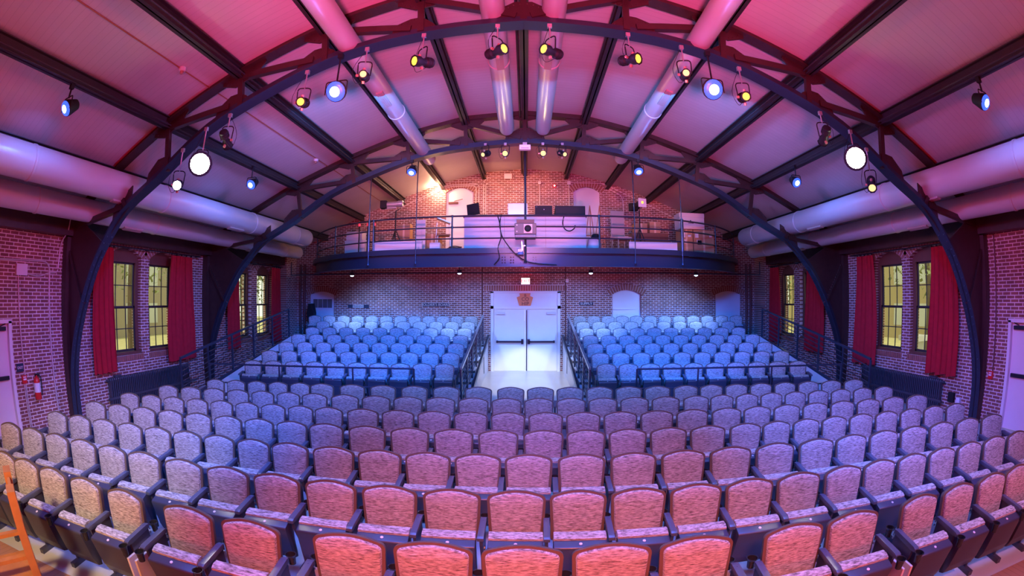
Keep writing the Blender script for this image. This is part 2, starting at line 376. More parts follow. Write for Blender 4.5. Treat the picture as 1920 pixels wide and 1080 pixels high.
# ------------------------------------------------------------------ side windows
def make_window(s, a, b2, k):
    X = s*(XW+.12)
    f = MB(); d0, d1 = min(X, X+s*.1), max(X, X+s*.1)
    z0, z1 = 1.17, 3.3
    f.box(d0, d1, a, a+.1, z0, z1); f.box(d0, d1, b2-.1, b2, z0, z1); f.box(d0, d1, a, b2, z1, z1+.07)
    f.box(min(X-s*.1, X+s*.1), max(X-s*.1, X+s*.1), a, b2, z0, z0+.07)
    ar = arch(a, b2, 3.42, 3.62)
    for (u, zu), (v, zv) in zip(ar, ar[1:]): f.prism([(u, z1+.06), (v, z1+.06), (v, zv), (u, zu)], X+s*.03, X+s*.08, 'yz')
    w = st(f.obj('window_%d' % k, BROWN))
    zm = 2.26
    for n_, (p0, p1, off) in enumerate(((z0+.07, zm+.03, .0), (zm-.03, z1, .045))):
        q = MB(); x0, x1 = sorted((X+s*(.02+off), X+s*(.055+off)))
        ya, yb2 = a+.1, b2-.1
        q.box(x0, x1, ya, ya+.04, p0, p1); q.box(x0, x1, yb2-.04, yb2, p0, p1); q.box(x0, x1, ya, yb2, p0, p0+.05); q.box(x0, x1, ya, yb2, p1-.045, p1)
        for j in (1, 2): yy = ya+(yb2-ya)*j/3; q.box(x0+.008, x1-.008, yy-.011, yy+.011, p0, p1)
        zz = (p0+p1)/2; q.box(x0+.008, x1-.008, ya, yb2, zz-.011, zz+.011)
        sash = q.obj('sash', DKFRAME, w); sash['kind'] = 'structure'
        g = MB().box((x0+x1)/2-.002, (x0+x1)/2+.002, ya+.03, yb2-.03, p0+.03, p1-.03).obj('pane', GLASS, sash)
    return w
k = 1
for s in (-1, 1):
    for a, b2 in WIN:
        make_window(s, a, b2, k); k += 1

# ------------------------------------------------------------------ doors
def frame_door(name, M, w, h, m=WHITE, arched=0, leafs=1):
    pass
# side doors
for k, (s, y0, y1) in enumerate(((-1, 2.45, 3.56), (1, 3.2, 4.34)), 1):
    f = MB(); X = s*(XW-.02); Xo = s*(XW+.3); a, b2 = sorted((X, Xo))
    f.box(a, b2, y0, y0+.07, 0, 2.05); f.box(a, b2, y1-.07, y1, 0, 2.05); f.box(a, b2, y0, y1, 2.01, 2.08)
    d = st(f.obj('door_%d' % k, WHITE))
    c0, c1 = sorted((s*(XW+.1), s*(XW+.15)))
    lf = MB().box(c0, c1, y0+.07, y1-.07, .01, 2.01).obj('leaf', WHITE, d)
    h0, h1 = sorted((s*(XW+.03), s*(XW+.09)))
    MB().box(h0, h1, y0+.12, y1-.12, 1.0, 1.07).box(h0, c0 if s > 0 else c1, y0+.12, y0+.2, .98, 1.09).obj('panic_bar', DOORH, lf)
    MB().box(h0, h1, y1-.42, y1-.12, 1.88, 1.95).bar((s*(XW+.05), y1-.25, 1.96), (s*(XW+.06), y1-.12, 2.0), .02, .015).obj('door_closer', DOORH, d)
# main double doors
f = MB()
f.box(-1.19, -1.09, YB-.04, YB+.2, 0, 2.75).box(1.09, 1.19, YB-.04, YB+.2, 0, 2.75).box(-1.19, 1.19, YB-.04, YB+.2, 2.16, 2.26).box(-1.09, 1.09, YB+.02, YB+.08, 2.26, 2.70).box(-1.19, 1.19, YB-.04, YB+.2, 2.70, 2.76)
f.box(-.03, .03, YB+.0, YB+.1, 0, 2.16)
d3 = st(f.obj('door_3', WHITE))
for s in (-1, 1):
    a, b2 = sorted((s*.035, s*1.085))
    lf = MB().box(a, b2, YB+.04, YB+.09, .01, 2.155).obj('leaf', WHITE, d3)
    MB().box(*sorted((s*.10, s*1.0)), YB-.05, YB+.0, 1.0, 1.06).box(*sorted((s*.07, s*.15)), YB-.05, YB+.04, .95, 1.12).box(*sorted((s*.94, s*1.0)), YB-.04, YB+.04, .99, 1.07).obj('panic_bar', DOORH, lf)
    MB().box(*sorted((s*.72, s*1.05)), YB-.03, YB+.04, 1.97, 2.05).obj('door_closer', WPANEL, lf)
MB().box(.02, .055, YB-.01, YB+.04, .02, 2.12).obj('latch_rod', DOORH, d3)
# small arched leaves and blanked niches in the back wall
def niche(k, a, b2, z0, sp, cr, m=WHITE, yy=YB+.1):
    pts = [(a, z0), (b2, z0)]+arch(a, b2, sp, cr)[::-1]
    return st(MB().prism(pts, yy, yy+.06, 'xz').obj('door_%d' % k, m))
n4 = niche(4, -8.06, -7.0, 0, 2.62, 2.74)
fr = MB()
for i in range(4):
    x = -7.93+i*.205; fr.box(x, x+.185, YB+.085, YB+.1, 2.14, 2.46)
fr.obj('pane', mat('dusky pane', (.14, .13, .13), .2), n4)
MB().box(-7.98, -7.08, YB+.075, YB+.1, 2.10, 2.135).box(-7.98, -7.08, YB+.075, YB+.1, 2.465, 2.50).box(-7.85, -7.2, YB+.08, YB+.1, 1.85, 1.87).obj('door_rail', WHITE, n4)
u5 = niche(5, -2.79, -1.81, 3.82, 6.24, 6.42)
MB().box(-2.70, -2.36, YB+.03, YB+.1, 5.83, 5.90).bar((-2.5, YB+.05, 5.93), (-2.2, YB+.05, 6.0), .02, .02).obj('door_closer', BROWN, u5)
niche(6, 1.68, 2.62, 3.82, 6.24, 6.42)
n7 = niche(7, 3.0, 4.04, 1.0, 2.64, 2.80)
MB().box(3.05, 3.99, YB+.07, YB+.1, 2.12, 2.15).box(3.2, 3.84, YB+.05, YB+.1, 1.72, 1.98).obj('door_panel', WHITE, n7)
n8 = niche(8, 6.93, 8.04, 1.0, 2.62, 2.75)
MB().box(6.98, 7.99, YB+.07, YB+.1, 2.08, 2.11).box(7.1, 7.87, YB+.07, YB+.1, 1.9, 1.92).obj('door_panel', WHITE, n8)
# E2

# ------------------------------------------------------------------ roof steel
CH = [(0, 6.17), (1.44, 6.05), (2.5, 5.87), (3.65, 5.50), (4.8, 5.05), (5.85, 4.42), (6.8, 3.95), (7.35, 3.45), (7.65, 3.12), (7.98, 2.62), (8.3, 2.05), (8.55, 1.5), (8.70, 1.0), (8.76, .5), (8.78, .012)]
def chz(x):
    for (a, za), (b2, zb) in zip(CH, CH[1:]):
        if x <= b2: return za+(zb-za)*(x-a)/(b2-a)
    return 0
def smooth_path(p, n=4):
    out = []
    for i in range(len(p)-1):
        p0 = p[max(i-1, 0)]; p1 = p[i]; p2 = p[i+1]; p3 = p[min(i+2, len(p)-1)]
        for k in range(n):
            t = k/n
            out.append(tuple(.5*((2*p1[j])+(-p0[j]+p2[j])*t+(2*p0[j]-5*p1[j]+4*p2[j]-p3[j])*t*t+(-p0[j]+3*p1[j]-3*p2[j]+p3[j])*t**3) for j in range(len(p1))))
    out.append(tuple(p[-1])); return out
NX = [1.44, 2.88, 4.32, 5.84, 7.3]
def make_truss(Y, label):
    T = thing('roof_truss', label, 'roof truss', (0, Y, 0), group='riveted steel roof trusses')
    half = smooth_path(CH, 3)
    path = [(-x, 0, z) for x, z in half[::-1]]+[(x, 0, z) for x, z in half[1:]]
    Ypts = path
    # lower chord: flange plate + upright web, with rivets on the flange
    b = MB()
    prof = [(-.11, 0), (.11, 0), (.11, .016), (.02, .016), (.02, .15), (-.02, .15), (-.02, .016), (-.11, .016)]
    # sweep with inward normal: build manually in the xz plane
    n = len(Ypts); vs = []; N = []
    for i, p in enumerate(Ypts):
        t = (Vector(Ypts[min(i+1, n-1)])-Vector(Ypts[max(i-1, 0)])).normalized(); nn = Vector((-t.z, 0, t.x)); N.append(nn)
        for u, v in prof: vs.append(Vector(p)+Vector((0, u, 0))+nn*v)
    m = len(prof); fs = [(i*m+j, i*m+(j+1) % m, (i+1)*m+(j+1) % m, (i+1)*m+j) for i in range(n-1) for j in range(m)]
    b.add(vs, fs+[tuple(range(m)), tuple(range((n-1)*m, n*m))[::-1]])
    # rivets on the knee
    for s in (-1, 1):
        fine = smooth_path([(x, z) for x, z in CH], 8); last = None
        for i, (x, z) in enumerate(fine[1:-1], 1):
            if x < 7.2: continue
            if last and (x-last[0])**2+(z-last[1])**2 < .0169: continue
            last = (x, z)
            t = Vector((fine[i+1][0]-fine[i-1][0], 0, fine[i+1][1]-fine[i-1][1])).normalized(); nn = Vector((t.z, 0, -t.x))
            for u in (-.06, .06): b.rivet((s*x, u, z), .022, (s*nn.x, 0, nn.z))
    b.obj('lower_chord', STEELB, T)
    # upper chord following the roof
    tp = [(x, 0, ceil_z(x)-.14) for x in [-8.9, -7.3, -5.84, -4.32, -2.88, -1.44, 0, 1.44, 2.88, 4.32, 5.84, 7.3, 8.9]]
    b = MB()
    for p, q in zip(tp, tp[1:]):
        b.bar(p, q, .20, .02).bar((p[0], 0, p[2]+.07), (q[0], 0, q[2]+.07), .03, .13)
        L = (Vector(q)-Vector(p)).length
        for i in range(int(L/.14)):
            c = Vector(p).lerp(Vector(q), (i+.5)/int(L/.14))
            b.rivet((c.x, -.06, c.z-.012), .013, (0, 0, -1)).rivet((c.x, .06, c.z-.012), .013, (0, 0, -1))
    b.obj('upper_chord', STEEL, T)
    # posts, diagonals, gussets
    for s in (-1, 0, 1):
        for x in ([0] if s == 0 else NX[:4]):
            zb = chz(x)+.1; zt = ceil_z(x)-.15; dx = 0 if s == 0 else s*.06*x/2
            MB().bar((s*x-dx, 0, zb), (s*x, 0, zt), .09, .07, up=(0, 1, 0)).obj('post', STEEL, T)
    xs = [0]+NX[:4]
    for s in (-1, 1):
        for a, c in zip(xs, xs[1:]):
            MB().bar((s*(a+.1), 0, chz(a)+.16), (s*(c-.08), 0, ceil_z(c)-.24), .10, .09, up=(0, 1, 0)).obj('diagonal', STEEL, T)
        MB().bar((s*6.85, 0, 4.05), (s*8.5, 0, 3.86), .09, .11, up=(0, 1, 0)).obj('diagonal', STEEL, T)
        MB().bar((s*6.75, 0, 4.05), (s*7.3, 0, 4.72), .09, .09, up=(0, 1, 0)).obj('diagonal', STEEL, T)
    def gus(pts, name='gusset'):
        g = MB().prism(pts, -.012, .012)
        cx = sum(p[0] for p in pts)/len(pts); cz = sum(p[1] for p in pts)/len(pts)
        for p, q in zip(pts, pts[1:]+pts[:1]):
            L = math.hypot(q[0]-p[0], q[1]-p[1]); k = max(2, int(L/.09))
            for i in range(k):
                t = (i+.5)/k; x = p[0]+(q[0]-p[0])*t; z = p[1]+(q[1]-p[1])*t; x += (cx-x)*.16; z += (cz-z)*.16
                g.rivet((x, -.013, z), .015, (0, -1, 0))
        return g.obj(name, STEEL, T)
    w = .33
    gus([(-.5, chz(.5)+.02), (-.45, chz(.45)+.26), (-.12, chz(0)+.42), (.12, chz(0)+.42), (.45, chz(.45)+.26), (.5, chz(.5)+.02), (0, 6.19)])
    gus([(-.3, ceil_z(.3)-.03), (-.3, ceil_z(.3)-.2), (0, ceil_z(0)-.3), (.3, ceil_z(.3)-.2), (.3, ceil_z(.3)-.03)])
    for s in (-1, 1):
        for x in NX[:4]:
            gus([(s*(x-.36), chz(x-.36)+.02), (s*(x-.2), chz(x-.2)+.22), (s*(x-.04), chz(x)+.36), (s*(x+.12), chz(x)+.34), (s*(x+.34), chz(x+.34)+.30), (s*(x+.4), chz(x+.4)+.02)])
            gus([(s*(x-.42), ceil_z(x-.42)-.03), (s*(x-.46), ceil_z(x-.46)-.2), (s*(x-.3), ceil_z(x-.3)-.34), (s*(x+.06), ceil_z(x+.06)-.38), (s*(x+.34), ceil_z(x+.34)-.2), (s*(x+.34), ceil_z(x+.34)-.03)])
        gus([(s*6.6, chz(6.6)+.02), (s*6.62, chz(6.6)+.36), (s*6.85, chz(6.85)+.38), (s*7.15, chz(7.15)+.46), (s*7.2, chz(7.2)+.02)])
        # knee plate between the curved chord and the wall column
        kn = [(x, z) for x, z in smooth_path(CH, 3) if x > 7.4]
        pl = [(s*8.94, 3.98), (s*8.42, 3.98), (s*7.42, chz(7.42)+.08)]+[(s*x, z) for x, z in kn]+[(s*8.94, .012)]
        g = MB().prism(pl, -.014, .014)
        g.bar((s*8.93, -.03, 3.55), (s*8.15, -.03, 2.35), .05, .05, up=(0, 1, 0))
        for i in range(18):
            t = (i+.5)/18; g.rivet((s*(8.93-.78*t-.07), -.015, 3.55-1.2*t), .016).rivet((s*(8.93-.78*t-.07), .015, 3.55-1.2*t), .016, (0, 1, 0))
        for i in range(7): g.rivet((s*(8.45+.06*i), -.015, 3.9-.02*i), .014)
        g.obj('knee_plate', STEEL, T)
        MB().box(*sorted((s*8.80, s*8.99)), -.11, .11, .0, 3.66).obj('wall_column', STEEL, T)
    return T
make_truss(4.95, 'nearer dark riveted steel arched truss spanning hall, carrying the copper-coloured spotlights')
make_truss(9.75, 'farther dark riveted steel arched truss just in front of the balcony')

def make_purlin(x, label):
    z = ceil_z(x); P = thing('purlin', label, 'roof beam', (x, 0, z-.03), group='steel purlins under the boarded ceiling')
    d = .23
    b = MB()
    b.box(-.075, .075, YF+.05, YB-.02, -d, -d+.016).box(-.012, .012, YF+.05, YB-.02, -d, -.03).box(-.075, .075, YF+.05, YB-.02, -.045, -.03)
    b.obj('beam', PURL, P)
    if abs(x) < .1:
        MB().tube([(-.11, YF+.1, -.15), (-.11, YB-.1, -.15)], .025).obj('conduit', PURL, P)
    else:
        s = 1 if x > 0 else -1
        MB().tube([(-s*.11, YF+.1, -.19), (-s*.11, YB-.4, -.19)], .014, 6).obj('conduit', PURL, P)
    return P
for i, x in enumerate([-7.3, -5.84, -4.32, -2.88, -1.44, 0, 1.44, 2.88, 4.32, 5.84, 7.3]):
    if x == 0: lb = 'dark steel ridge beam running along the middle of the ceiling'
    else:
        lb = 'dark steel ceiling purlin, %s from the ridge on the %s side' % (['', 'first', 'second', 'third', 'fourth', 'fifth'][abs(i-5)], 'left' if x < 0 else 'right')
    make_purlin(x, lb)

# ------------------------------------------------------------------ air ducts
def duct(x, z, r, y1, label, seams, grills):
    D = thing('air_duct', label, 'air duct', (x, 0, z), group='pale round air ducts')
    pr = [(r-.0, YF+.1), (r, y1-.12), (r*.93, y1-.04), (r*.75, y1), (.01, y1+.01)]
    MB().lathe([(a, c) for a, c in pr], axis=(0, 1, 0), seg=28).obj('duct_run', DUCT, D, smooth=True)
    for y in seams: MB().lathe([(r+.002, -.03), (r+.012, -.02), (r+.012, .02), (r+.002, .03)], c=(0, y, 0), axis=(0, 1, 0), seg=28).obj('seam_band', DUCT, D, smooth=True)
    for y, a in grills:
        M = Matrix.Translation((0, y, 0)) @ Matrix.Rotation(a, 4, 'Y')
        g = MB().box(-.06, .06, -.28, .28, -r-.02, -r+.02, M=M)
        for i in range(4): g.box(-.05+i*.028, -.04+i*.028, -.26, .26, -r-.028, -r-.018, M=M)
        g.obj('grille', GRILL, D)
for s, w in ((-1, 'left'), (1, 'right')):
    duct(s*7.0, 4.42, .27, 12.5, 'large pale upper duct lit blue along the %s eaves' % w, [2.9, 6.1, 9.3, 11.6], [(5.0, s*.15), (8.6, s*.25), (11.9, s*.1)])
    duct(s*8.05, 4.10, .22, 13.8, 'large pale lower duct against the %s wall plate' % w, [3.6, 6.8, 10.1, 12.7], [(2.2, s*.3), (6.1, s*.3), (10.8, s*.3)])
    duct(s*.42, 6.46, .17, 9.55, 'slim pale duct just %s of the ridge beam' % w, [3.2, 6.4], [(6.1, s*.2), (2.0, s*.2)])
    duct(s*2.47, 6.12, .17, 10.6, 'slim pale duct beside the second purlin on the %s' % w, [3.6, 7.5], [(6.6, s*.3), (2.4, s*.3)])
# E3

# ------------------------------------------------------------------ seating platforms
XA, XO = 1.30, 7.45
def arcpts(y0, a, b2, s, n=14):
    return [(s*(a+(b2-a)*i/n), y0-yb_(a+(b2-a)*i/n)) for i in range(n+1)]
def tier_z(j): return .195+.1425*j
for s, sd in ((-1, 'left'), (1, 'right')):
    P = thing('seating_platform', 'stepped pale platform carrying the seven raised rows, %s of the doors' % sd, 'platform', group='stepped seating platforms')
    for j in range(7):
        y0 = 8.78+.8*j
        fr = arcpts(y0, XA+.02, XO, s)
        bk = arcpts(y0+.8, XA+.02, XO, s) if j < 6 else [(s*(XA+.02+(XO-XA-.02)*i/14), YB-.01) for i in range(15)]
        MB().prism(fr+bk[::-1], .0, tier_z(j), 'xy').obj('tier', PLAT, P)
        b = MB()
        for (a, c), (d, e) in zip(fr, fr[1:]): b.bar((a, c-.006, tier_z(j)-.03), (d, e-.006, tier_z(j)-.03), .012, .06)
        b.obj('nosing', TRED, P)
    # white stringer wall along the centre aisle
    def zl(y): return max(.03, .2*(y-8.9))
    MB().prism([(8.95, .0), (YB-.01, .0), (YB-.01, zl(YB)), (8.95, zl(8.95)+.02)], *sorted((s*(XA-.02), s*(XA+.02))), plane='yz').obj('stringer_wall', WHITE, P)
    MB().box(*sorted((s*(XA-.03), s*(XA-.018))), 13.05, 13.2, .2, .78).obj('wall_slot', DOORH, P)
    MB().bar((s*(XA-.03), 8.85, zl(8.85)+.05), (s*(XA-.03), YB-.02, zl(YB)+.05), .06, .12).obj('stringer_cap', STEELB, P)
    # white ramped side board between the end seats and the railing
    MB().prism([(7.9, .0), (12.5, .0), (12.5, .42+.2235*4.1), (8.4, .42), (7.9, .31)], *sorted((s*6.86, s*7.44)), plane='yz').obj('side_board', WHITE, P)
    # outer skirt
    def zo(y): return max(.05, .2145*(y-7.2)+.11)
    MB().prism([(7.45, 0), (13.9, 0), (13.9, zo(13.9)-.55+.35), (7.45, .12)], *sorted((s*(XO), s*(XO+.03))), plane='yz').obj('side_skirt', TRED, P)

# ------------------------------------------------------------------ railings
def tube_rail(path, r): return MB().tube(path, r, 8)
for s, sd in ((-1, 'left'), (1, 'right')):
    R = thing('side_railing', 'long black sloping railing of many thin bars along the %s edge of the raised seats' % sd, 'railing', group='sloping side railings')
    X = s*7.5; y0, y1 = 7.2, 12.25
    def zt(y, o): return .2145*(y-7.2)+o
    MB().bar((X, y0, zt(y0, 1.17)), (X, y1, zt(y1, 1.06)), .05, .05).obj('handrail', STEELB, R)
    MB().bar((X, y0, zt(y0, .16)), (X, y1, zt(y1, .14)), .05, .12).obj('bottom_beam', STEELB, R)
    for i in range(7):
        o = .30+.115*i; MB().tube([(X, y0, zt(y0, o)), (X, y1, zt(y1, o-.01))], .011, 6).obj('bar', STEELB, R)
    for i in range(6):
        y = y0+(y1-y0)*i/5; MB().box(X-.02, X+.02, y-.022, y+.022, .01, zt(y, 1.15-.02*i)).obj('post', STEELB, R)
    A = thing('aisle_railing', 'sloping metal railing with bright top rail on the %s side of the centre aisle' % sd, 'railing', group='centre aisle railings')
    X = s*1.36
    def za(y, o): return .194*(y-9.0)+o
    y0, y1 = 8.95, 13.7
    MB().bar((X, y0, za(y0, 1.05)), (X, y1, za(y1, 1.05)), .05, .05).obj('handrail', mat('pale grey handrail', (.4, .4, .42), .3, .6), A)  # top rail paler than the bars
    for i in range(7):
        o = .26+.11*i; MB().tube([(X, y0, za(y0, o)), (X, y1, za(y1, o))], .010, 6).obj('bar', STEELB, A)
    for i in range(6):
        y = y0+(y1-y0)*i/5; MB().box(X-.022, X+.022, y-.035, y+.035, za(y, .0)+.02, za(y, 1.03)).obj('post', STEELB, A)
    # low tubular rail before the first raised row
    F = thing('front_railing', 'low black tube rail before the lowest raised row, %s block' % sd, 'railing', group='tube rails in front of the raised rows')
    a, b2 = 2.3, 6.85
    pt = [(x, y-.04, 1.07) for x, y in arcpts(8.78, a, b2, s)]
    MB().tube(pt, .02).obj('top_rail', STEELB, F)
    MB().tube([(x, y, .66) for x, y, z in pt], .016).obj('mid_rail', STEELB, F)
    for i in (0, 4, 9, 14): x, y, z = pt[i]; MB().tube([(x, y, 0.01), (x, y, 1.07)], .02).obj('post', STEELB, F)

# ------------------------------------------------------------------ theatre seats (face -y)
def rrect(w, h, r, bow=0, wb=None, n=5):
    # rounded outline, width w at top, wb at the bottom, crowned top; starts bottom-left
    wb = wb or w; P = []
    def corner(cx, cz, a0, a1, rr):
        for i in range(n+1):
            t = radians(a0+(a1-a0)*i/n); P.append((cx+rr*cos(t), cz+rr*sin(t)))
    corner(-wb/2+r*1.2, r*1.2, 180, 270, r*1.2); corner(wb/2-r*1.2, r*1.2, 270, 360, r*1.2)
    corner(w/2-r, h-r, 0, 78, r)
    for i in range(1, 8):
        u = 1-2*i/8; P.append((u*(w/2-r*.9), h+bow*(1-u*u)))
    corner(-w/2+r, h-r, 102, 180, r)
    return P
def puff(mb, out, y0, y1, inset, mi=0):
    # cushion: outline at y0, swelling to an inset outline at y1
    n = len(out); cx = sum(p[0] for p in out)/n; cz = sum(p[1] for p in out)/n
    rings = []
    for k, (t, dy) in enumerate(((0, 0), (.15, .55), (.5, .86), (1, 1))):
        rings.append([(cx+(x-cx)*(1-inset*t), y0+(y1-y0)*dy, cz+(z-cz)*(1-inset*t)) for x, z in out])
    rings.append([(cx+(x-cx)*.45, y1+(y1-y0)*.16, cz+(z-cz)*.45) for x, z in out])
    vs = [p for r_ in rings for p in r_]+[(cx, y1+(y1-y0)*.2, cz)]
    fs = [(i*n+j, i*n+(j+1) % n, (i+1)*n+(j+1) % n, (i+1)*n+j) for i in range(len(rings)-1) for j in range(n)]
    L = (len(rings)-1)*n; fs += [(L+j, L+(j+1) % n, len(vs)-1) for j in range(n)]+[tuple(range(n))[::-1]]
    return mb.add(vs, fs, mi)
def tilt(mb, ang, piv):
    M = Matrix.Translation(piv) @ Matrix.Rotation(ang, 4, 'X') @ Matrix.Translation([-c for c in piv])
    mb.v = [tuple(M @ Vector(v)) for v in mb.v]; return mb
SW = .49
def arm_parts(px, T, front_cup=False, rear_cup=True):
    a = MB(); pr = []
    # armrest pad, slightly tapered with a dropped nose
    top = [(-.36, .585), (-.355, .612), (-.33, .622), (-.05, .640), (-.02, .635), (-.02, .60), (-.30, .578)]
    a.prism(top, px-.026, px+.026, 'yz'); a.lathe([(.006, 0), (.006, .003)], c=(px, -.08, .638), seg=6)
    a.obj('armrest', ARM, T, bevel=.006, smooth=True)
    l = MB()
    l.prism([(-.03, .60), (-.03, .36), (-.10, .05), (-.20, .05), (-.24, .36), (-.30, .50), (-.31, .585)], px-.013, px+.013, 'yz')
    l.box(px-.03, px+.03, -.30, .02, 0, .05)
    l.lathe([(.03, -.02), (.03, .02)], c=(px, -.17, .40), axis=(1, 0, 0), seg=10)
    st_ = l.obj('standard', SHELL, T)
    MB().lathe([(.009, 0), (.009, .02)], c=(px, -.0, .565), axis=(0, 0, 1), seg=6).lathe([(.009, 0), (.009, .02)], c=(px, -.0, .53), seg=6).obj('bolt', GLUM, st_)
    def cup(y, z, nm):
        c = MB(); c.lathe([(.028, -.085), (.034, -.02), (.043, 0), (.045, .004), (.038, .004), (.036, -.01), (.026, -.08)], c=(px, y, z), seg=14)
        c.obj('cup_holder', CUP, T, smooth=True)
    if rear_cup: cup(.075, .60, 1)
    if front_cup: cup(-.40, .60, 1)
def make_seat(front_cup=False, rear_cup=True, w=SW):
    T = thing('theatre_seat', 'x', 'theatre seat')
    piv = (0, 0, .40); lean = radians(-9)
    out = rrect(w-.045, .425, .048, .036, w-.085, )
    out = [(x, z+.405) for x, z in out]
    rim = rrect(w, .46, .052, .040, w-.03); rim = [(x, z+.385) for x, z in rim]
    b = MB(); n = len(rim); cz = .62
    back = MB()
    ring = [(x, -.052, z) for x, z in rim]+[(x*1.0, -.02, z) for x, z in rim]+[(x*.93, .004, cz+(z-cz)*.94) for x, z in rim]
    back.add(ring, [(i*n+j, i*n+(j+1) % n, (i+1)*n+(j+1) % n, (i+1)*n+j) for i in range(2) for j in range(n)]+[tuple(range(n))[::-1], tuple(range(2*n, 3*n))])
    bs = tilt(back, lean, piv).obj('back_shell', RIM, T, smooth=True)
    cu = puff(MB(), out, -.053, -.083, .06)
    tilt(cu, lean, piv).obj('backrest', FAB, T, smooth=True)
    # tipped-up seat
    so = rrect(w-.05, .36, .05, .012, w-.09); so = [(x, z+.215) for x, z in so]
    c2 = puff(MB(), so, -.245, -.185, .07)
    c2.prism([(-.245, .52), (-.305, .545), (-.302, .582), (-.26, .602), (-.21, .600), (-.185, .57), (-.195, .53)], -(w-.06)/2, (w-.06)/2, 'yz')
    c2.obj('seat_cushion', FAB, T, smooth=True)
    sh = MB()
    xs = (w-.055)/2
    pr = [(-.250, .55), (-.306, .566), (-.385, .545), (-.392, .528), (-.372, .44), (-.335, .26), (-.29, .165), (-.235, .145), (-.225, .2), (-.24, .5)]
    sh.prism(pr, -xs, xs, 'yz')
    sh_ = sh.obj('seat_shell', SHELL, T, smooth=True, bevel=.008)
    MB().lathe([(.014, 0), (.014, .004), (.01, .005)], c=(0, -.345, .556), axis=(0, -.28, 1), seg=10).obj('number_disc', BUT, sh_)
    return T
hw = .272
p_std = make_seat(); arm_parts(-hw, p_std)
p_frt = make_seat(); arm_parts(-hw, p_frt, True, True)
END = {}
SEATN = [0]
first_use = {id(p_std): True, id(p_frt): True}
def place_seat(proto, x, y, z, rz, label, group, sx=1.0, last=False, front=False):
    if first_use[id(proto)]: o = proto; first_use[id(proto)] = False
    else: o = copy_tree(proto)
    o.location = (x, y, z); o.rotation_euler = (0, 0, rz); o.scale = (sx, 1, 1)
    o['label'] = label; o['group'] = group; o['category'] = 'theatre seat'
    if last:
        before = set(o.children); arm_parts(hw, o, front, True)
    return o
WORDS = ['first', 'second', 'third', 'fourth', 'fifth', 'sixth', 'seventh', 'eighth', 'ninth', 'tenth', 'eleventh', 'twelfth', 'thirteenth', 'fourteenth']
def place_row(X, y0, z, row, zone, sxs, proto=None, ends=(), front=False, tot=None, hues=None, off=.0):
    proto = proto or p_std
    n = len(X)
    for i, x in enumerate(X):
        y = y0-yb_(x); rz = -math.asin(max(-1, min(1, x/20.0)))
        if i == 0: side = 'leftmost'
        elif i == n-1: side = 'rightmost'
        else: side = ordinal(i+1)+' from left'
        hue = hues(x) if hues else 'blue-lit'
        lab = '%s theatre seat, %s in the %s' % (hue, side, row)
        place_seat(proto, x, y, z, rz, lab, zone, sxs if not callable(sxs) else sxs(i), last=(i in ends or i == n-1), front=front)
def runs(*anch):
    out = []
    for (x0, i0), (x1, i1) in zip(anch, anch[1:]):
        out += [x0+(x1-x0)*k/(i1-i0) for k in range(i1-i0)]
    return out+[anch[-1][0]]
def hue_front(x): return 'orange-lit' if abs(x) < 2.9 else ('yellow-lit' if x < 0 else 'mauve-lit')
def hue2(x): return 'red-lit' if abs(x) < 2.4 else ('pale grey' if x < 0 else 'mauve')
def hue3(x): return 'mauve' if abs(x) < 3 else 'violet-blue'
G1 = 'seats in the flat front rows'
place_row([-5.37, -4.93, -4.45, -3.93, -3.38], 2.50, 0, 'far left group of front row', G1, .93, p_frt, front=True, hues=lambda x: 'yellow-lit')
place_row([-2.64, -2.03], 2.50, 0, 'left pair of front row', G1, 1.08, p_frt, front=True, hues=lambda x: 'orange-lit')
place_row([-1.23, -.62, -.01, .60, 1.21], 2.53, 0, 'middle five of front row', G1, 1.13, p_frt, front=True, hues=lambda x: 'orange-lit')
place_row([1.99, 2.56], 2.50, 0, 'right pair of front row', G1, 1.08, p_frt, front=True, hues=lambda x: 'orange-lit')
place_row([3.32, 3.85, 4.37, 4.83, 5.28], 2.50, 0, 'far right group of front row', G1, .93, p_frt, front=True, hues=lambda x: 'mauve-lit')
rowspec = [
 ('second row from the stage', 3.43, runs((-6.5, 0), (-4.0, 5), (-.07, 12), (3.14, 18), (6.0, 24)), hue2),
 ('third row from the stage', 4.34, runs((-6.53, 0), (-2.66, 8), (.04, 13), (3.42, 19), (6.50, 25)), hue3),
 ('fourth row from the stage', 5.21, runs((-6.60, 0), (-2.60, 8), (.23, 13), (2.91, 18), (6.61, 26)), lambda x: 'violet-blue'),
 ('fifth row from the stage', 6.07, runs((-6.65, 0), (-2.95, 8), (-.25, 13), (3.03, 19), (6.57, 26)), lambda x: 'violet-blue'),
 ('sixth row from the stage', 6.97, runs((-6.55, 0), (-3.61, 6), (-.31, 12), (2.89, 18), (6.58, 26)), lambda x: 'blue-lit'),
 ('seventh row from the stage', 7.86, runs((-6.14, 0), (-3.88, 5), (-.27, 11), (3.03, 17), (6.56, 24)), lambda x: 'blue-lit')]
for nm, y0, X, hf in rowspec:
    g = 'seats in the '+nm
    place_row(X, y0, 0, nm, G1, lambda i, X=X: min(1.04, ((X[min(i+1, len(X)-1)]-X[max(i-1, 0)])/(2 if 0 < i < len(X)-1 else 1))*1.03/.545), hues=hf)
